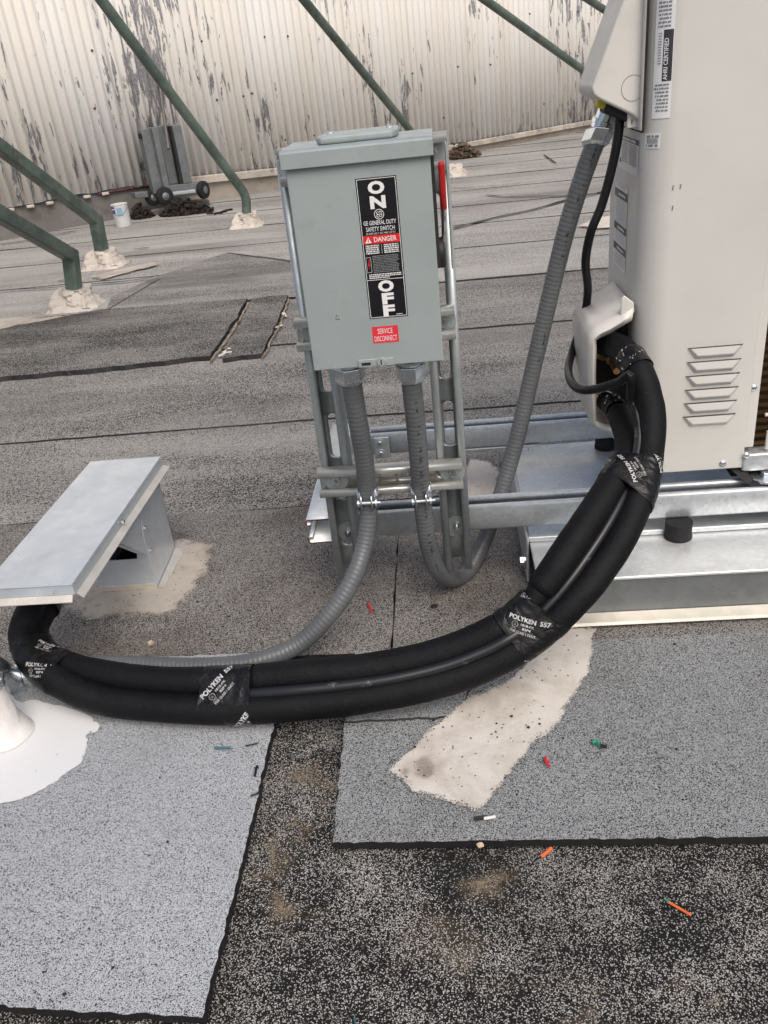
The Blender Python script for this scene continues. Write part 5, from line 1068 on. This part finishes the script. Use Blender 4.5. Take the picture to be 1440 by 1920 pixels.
sleeve(B_, 0.0, 1.3, 0.015, 'insulation_sleeve', 0, 1, 7); sleeve(B_, 1.35, 4.5, 0.0175, 'insulation_sleeve', 1, 0, 8); sleeve(B_, 4.75, 8.35, RT * 1.06, 'insulation_sleeve', 1, 1, 9); sleeve(B_, 8.2, 9.6, RT * 0.80, 'insulation_sleeve', 0, 0, 10)
sleeve(B_, 9.5, 13.75, RT * 1.03, 'insulation_sleeve', 1, 1, 11); sleeve(B_, 13.7, 14.4, RT * 0.88, 'insulation_sleeve', 0, 0, 12); sleeve(B_, 14.3, 17.45, RT * 1.0, 'insulation_sleeve', 1, 0, 13); sleeve(B_, 17.4, 21, RT * 0.95, 'insulation_sleeve', 0, 0, 14)
def mid(u, off):
    a, b = cm_at(A_, u), cm_at(B_, u); c = (a + b) / 2; v = (Vector(CAM) - c).normalized(); return c + v * off
# cable lying in the groove between the pipes
pts = [mid(3.05, 0.0205), mid(3.3, 0.0195), mid(3.6, 0.018), mid(4.2, 0.014)]
m = MB(); m.tube(resample(catmull(pts, 14), 0.004), 0.0068, 14).build('control_cable_run', ls, 'cable_scuffed', smooth=True)
pts = [mid(4.9, 0.004)] + [mid(u, 0.006) for u in (5.5, 6.2, 7, 7.6, 8.2)] + [mid(8.9, 0.008)]
m = MB(); m.tube(resample(catmull(pts, 14), 0.004), 0.0062, 14).build('control_cable_run', ls, 'cable_scuffed', smooth=True)
pts = [mid(9.1, 0.010)] + [mid(u, 0.016) for u in (9.6, 10.2, 11, 11.8, 12.6, 13.2)] + [mid(13.9, 0.010)]
m = MB(); m.tube(resample(catmull(pts, 14), 0.004), 0.0074, 14).build('control_cable_run', ls, 'cable_scuffed', smooth=True)
def tapewrap(u0, u1, R_, texts, seed=0, skew=0.0, PA=A_, PB=B_):
    """tape wound round both pipes: a stadium section lofted along them, flat side towards the viewer"""
    def section(u):
        a, b = cm_at(PA, u), cm_at(PB, u); c = (a + b) / 2; e = 0.02
        tg = ((cm_at(PA, u + e) + cm_at(PB, u + e)) - (cm_at(PA, u - e) + cm_at(PB, u - e))).normalized()
        ab = (b - a); ab = ab - tg * ab.dot(tg); hl = ab.length / 2; ab.normalize(); nf = tg.cross(ab); 
        if nf.dot(Vector(CAM) - c) < 0: nf = -nf
        return c, ab, nf, hl, tg
    def surf(u, s_, off=0.0):
        c, ab, nf, hl, tg = section(u); r = R_ + off + 0.0011 * noise.noise(Vector((u * 9 + seed, s_ * 30, seed))) + 0.0006 * noise.noise(Vector((u * 30 + s_ * 60, s_ * 25, seed)))
        q = abs(s_); sg = 1 if s_ >= 0 else -1
        if q <= hl: return c + ab * (sg * q) + nf * r * 0.97
        a = (q - hl) / r
        if a <= math.pi: return c + ab * (sg * (hl + r * math.sin(a))) + nf * (r * math.cos(a) * (0.97 if a < 1.57 else 1))
        return c + ab * (sg * (hl - (q - hl - math.pi * r))) - nf * r
    hl0 = section((u0 + u1) / 2)[3]; half = hl0 * 2 + math.pi * R_; ns, nu = 56, 22; vs = []
    for i in range(nu + 1):
        for j in range(ns):
            sv = -half + 2 * half * j / ns; u = u0 + (u1 - u0) * i / nu + skew * math.sin(math.pi * sv / half); vs.append(surf(u, sv))
    fs = [(i * ns + j, i * ns + (j + 1) % ns, (i + 1) * ns + (j + 1) % ns, (i + 1) * ns + j) for i in range(nu) for j in range(ns)]
    m = MB(); m.add(vs, fs); o = m.build('tape_wrap', ls, 'tape', smooth=True)
    uc = (u0 + u1) / 2; ca, cb = section(uc - 0.1)[0], section(uc + 0.1)[0]; dudl = 0.2 / (cb - ca).length
    c, ab, nf, hl, tg = section(uc); tt = tg; rt = ab.cross(nf)     # text frame: right = tangent pointing screen right
    for body, w_, h_, rot, cx, cy, bold in texts:
        vs2, fs2 = fit_text(body, w_, h_, bold); co, si = math.cos(rot), math.sin(rot); out = []; sgn = 1 if tt.dot(ab.cross(nf)) > 0 else -1
        keep = []
        for x, y in vs2:
            X_, Y_ = cx + x * co - y * si, cy + x * si + y * co; out.append((surf(uc + sgn * X_ * dudl, Y_, 0.0009), uc + sgn * X_ * dudl))
        ok = [f for f in fs2 if all(u0 + 0.0 < out[i][1] < u1 for i in f)]
        if ok:
            mm = MB(); mm.add([q[0] for q in out], ok); mm.build('lettering', o, 'tape_print')
    return o
def poly557(rot, cx, cy, k=1.0):
    c, s = math.cos(rot), math.sin(rot)
    def o(x, y): return cx + (x * c - y * s) * k, cy + (x * s + y * c) * k
    T_ = [('POLYKEN', 0.046 * k, 0.0085 * k, rot, *o(-0.006, 0.010), 0.035), ('557', 0.017 * k, 0.0080 * k, rot, *o(0.032, 0.0105), 0.03), ('181B-FX', 0.022 * k, 0.0042 * k, rot, *o(0.004, 0.0005), 0.02), ('82P4', 0.014 * k, 0.0042 * k, rot, *o(0.004, -0.006), 0.02), ('UL', 0.004 * k, 0.004 * k, rot, *o(-0.0165, -0.002), 0.0), ('O', 0.0105 * k, 0.0105 * k, rot, *o(-0.0165, -0.002), -0.03), ('LISTED', 0.008 * k, 0.0022 * k, rot, *o(-0.0165, -0.009), 0.0), ('FOR CLASS 1 DUCT', 0.042 * k, 0.0042 * k, rot, *o(0.0, -0.0135), 0.015)]
    return T_
tapewrap(4.15, 5.12, RT * 1.10, poly557(0.55, 0.0, -0.002, 0.70) + poly557(0.55, 0.012, 0.046, 0.7) + poly557(0.55, 0.03, -0.038, 0.7), 1, -0.16)
tapewrap(8.52, 9.55, RT * 1.06, poly557(-0.95, -0.004, 0.004, 0.78) + poly557(-0.95, -0.052, -0.022, 0.78) + poly557(-0.95, 0.04, 0.03, 0.78), 2, 0.05)
tapewrap(13.72, 14.42, RT * 1.04, poly557(0.87, -0.008, 0.006, 0.86) + poly557(0.87, 0.035, -0.040, 0.86), 3, 0.0)
tapewrap(17.05, 18.6, RT * 1.05, poly557(0.62, -0.002, 0.004, 0.66) + poly557(0.62, 0.03, -0.03, 0.66), 4, 0.12)
def ringwrap(P, u0, u1, r, seed, nfleck=40):
    pts = resample([cm_at(P, u0 + (u1 - u0) * i / 24) for i in range(25)], 0.003); m = MB()
    m.tube(pts, r, 24, False, rf=lambda i, n, s: r * (1 + 0.05 * noise.noise(Vector((s * 90, seed, 0))))); o = m.build('tape_wrap', ls, 'tape', smooth=True)
    rnd = random.Random(seed); m = MB()
    for _ in range(nfleck):
        i = rnd.randint(1, len(pts) - 2); tg = (pts[i + 1] - pts[i - 1]).normalized(); v = (Vector(CAM) - pts[i]).normalized(); v = (v - tg * v.dot(tg)).normalized(); s_ = tg.cross(v); a = rnd.uniform(-1.3, 1.3); d = v * math.cos(a) + s_ * math.sin(a); e = tg.cross(d); c = pts[i] + d * r * 1.035
        m.obox(c, (tg * 0.7 + e * rnd.uniform(-1, 1)).normalized() * rnd.uniform(0.0006, 0.0018), (e * 0.7 - tg * rnd.uniform(-1, 1)).normalized() * 0.0005, d * 0.0004)
    m.build('tape_print', o, 'tape_print')
ringwrap(A_, 1.42, 1.9, 0.0215, 1, 16); ringwrap(B_, 0.7, 1.35, 0.0172, 2, 10); ringwrap(B_, 20.0, 20.8, 0.0222, 3, 10)

# black cable from the conduit cover round to the pipes
cb = [(1163, 215, 1.25), (1158, 262, 1.248), (1146, 320, 1.248), (1128, 385, 1.248), (1108, 435, 1.248), (1098, 490, 1.27), (1102, 545, 1.31), (1094, 600, 1.33), (1076, 650, 1.34), (1066, 690, 1.28), (1072, 718, 1.20), (1092, 731, 1.160), (1125, 728, 1.135), (1160, 716, 1.12), (1182, 704, 1.106)]
t = thing('control_cable', 'thin black cable hanging from the conduit cover and looping round to the pipes', 'cable', at(1068, 690, 1.195))
P = resample(catmull([at(*p) for p in cb] + [mid(2.15, 0.024), mid(2.5, 0.0225), mid(2.9, 0.0215), mid(3.2, 0.0195)], 20), 0.005); m = MB(); m.tube(P, 0.0064, 16).build('jacket', t, 'cable_black', smooth=True)
P = resample(catmull([at(1143, 728, 1.130), at(1165, 713, 1.118), at(1185, 704, 1.108)], 10), 0.004); m = MB(); m.tube(P, 0.0058, 14).build('jacket', t, 'cable_black', smooth=True)

# ================================================================== SCRAPS ON THE ROOF
def scrap(name, label, cat, pts, r, mat, z=0.0125, parts=()):
    P = catmull([on(p[0], p[1], z + (p[2] if len(p) > 2 else 0)) for p in pts], 8); t = thing(name, label, cat, P[0])
    m = MB(); m.tube(P, r, 10); m.build('insulation', t, mat, smooth=True)
    for nm, pp, rr, mt in parts:
        P2 = catmull([on(p[0], p[1], z + (p[2] if len(p) > 2 else 0)) for p in pp], 6); m = MB(); m.tube(P2, rr, 8); m.build(nm, t, mt, smooth=True)
scrap('wire_scrap', 'orange wire scrap on dark granules at the lower right', 'wire', [(1253, 1691), (1272, 1702), (1296, 1716)], 0.0013, 'w_orange', 0.003, [('green_end', [(1250, 1687), (1254, 1692)], 0.0015, 'w_green')])
scrap('wire_scrap', 'orange and black wire scrap just below the grey sheet edge', 'wire', [(1014, 1606), (1024, 1599), (1034, 1590)], 0.0020, 'w_orange', 0.003, [('black_end', [(998, 1618), (1014, 1606)], 0.0008, 'w_black')])
scrap('wire_scrap', 'bright red wire scrap right of the cream patch', 'wire', [(1022, 1420), (1024, 1428), (1030, 1437)], 0.0018, 'w_red', 0.0105, [('frayed_end', [(1023, 1424), (1030, 1428)], 0.0010, 'w_red')])
scrap('wire_scrap', 'red wire scrap lying under the conduit loop', 'wire', [(690, 1130), (694, 1138), (697, 1147)], 0.0021, 'w_red', 0.007, [('pale_end', [(690, 1130), (692, 1136)], 0.0016, 'leaf_tan')])
scrap('wire_scrap', 'green wire scrap with a black end on the right hand sheet', 'wire', [(1110, 1393), (1118, 1390), (1124, 1397)], 0.0022, 'w_green', 0.0105, [('black_end', [(1126, 1398), (1138, 1400)], 0.0024, 'w_black')])
scrap('wire_scrap', 'straight teal wire scrap on the light grey sheet', 'wire', [(402, 1402), (416, 1402), (431, 1402)], 0.0016, 'w_teal', 0.011)
scrap('marker_stub', 'white stub with a black tip below the cream patch', 'stub', [(907, 1535), (918, 1533), (929, 1531)], 0.0019, 'w_white', 0.0105, [('black_tip', [(888, 1535), (898, 1534), (908, 1532)], 0.0024, 'w_black')])
scrap('wire_scrap', 'tiny teal wire tip at the bottom edge', 'wire', [(664, 1908), (666, 1918), (667, 1926)], 0.0008, 'w_teal', 0.003)
scrap('wire_scrap', 'black hooked wire bit at the right edge of the light sheet', 'wire', [(470, 1492), (484, 1487), (492, 1478)], 0.0013, 'w_black', 0.011)
scrap('wire_scrap', 'short black wire standing near the light sheet edge', 'wire', [(478, 1455), (479, 1447), (482, 1436)], 0.0014, 'w_black', 0.011, [('cross_bit', [(476, 1440), (485, 1439)], 0.0009, 'w_black')])
scrap('wire_scrap', 'thin black wire bit on the light sheet above the hooked one', 'wire', [(460, 1398), (473, 1396), (484, 1393)], 0.0010, 'w_black', 0.011)
def chunk(name, label, cat, px, py, r, mat, z=0.011, flat=0.6, seed=0, group=None):
    c = on(px, py, z); bm = bmesh.new(); bmesh.ops.create_icosphere(bm, subdivisions=2, radius=r)
    for v in bm.verts:
        k = 1 + 0.5 * noise.noise(v.co * (1.6 / r) + Vector((seed * 3.3, 0, 0))); v.co = Vector((v.co.x * k, v.co.y * k * 0.8, v.co.z * flat * k)) + c + Vector((0, 0, r * flat * 0.5))
    me = bpy.data.meshes.new(name); bm.to_mesh(me); bm.free(); me.materials.append(MATS[mat]); o = bpy.data.objects.new(name, me); C.objects.link(o); tag(o, label, cat, group)
chunk('pebble', 'pale pebble on the brown sheet left of the conduit', 'pebble', 283, 1207, 0.0055, 'stone', 0.006, 0.7, 1)
chunk('dry_leaf', 'curled tan leaf at the edge of the right hand sheet', 'leaf', 901, 1585, 0.0042, 'leaf_tan', 0.008, 0.5, 2)
chunk('bitumen_crumb', 'black bitumen crumb left of the conduit loop, on the grey sheet', 'crumb', 815, 1137, 0.006, 'bitumen', 0.006, 0.5, 3)
rnd = random.Random(12)
for i in range(36):
    px, py = rnd.choice([(rnd.uniform(660, 1430), rnd.uniform(1190, 1560)), (rnd.uniform(20, 440), rnd.uniform(1390, 1870)), (rnd.uniform(740, 1040), rnd.uniform(1350, 1480)), (rnd.uniform(180, 620), rnd.uniform(980, 1190))])
    chunk('grit_crumb', ('tiny dark grit crumb on the light grey sheet at the lower left' if (px < 450 and py > 1240) else 'tiny dark grit crumb on the brown sheet near the pipe hood' if py < 1200 and px < 640 else 'tiny dark grit crumb on the mid grey sheet or its cream patch'), 'grit', px, py, rnd.uniform(0.0008, 0.0022), 'bitumen', 0.010 if py > 1240 else 0.005, 0.6, i, 'dark grit crumbs on the roof')
for i, (px, py, r) in enumerate(((338, 1597, 8), (236, 1836, 12), (102, 1890, 9), (268, 1616, 5), (250, 1788, 5), (795, 1440, 26), (760, 1448, 14))):
    patch('rust_stain', [(px + r * math.cos(a), py + r * math.sin(a)) for a in np.linspace(0, 2 * math.pi, 11)[:-1]], 0.0088 if i < 5 else 0.0098, 'stain_brown', seed=i + 40, width=0.003)
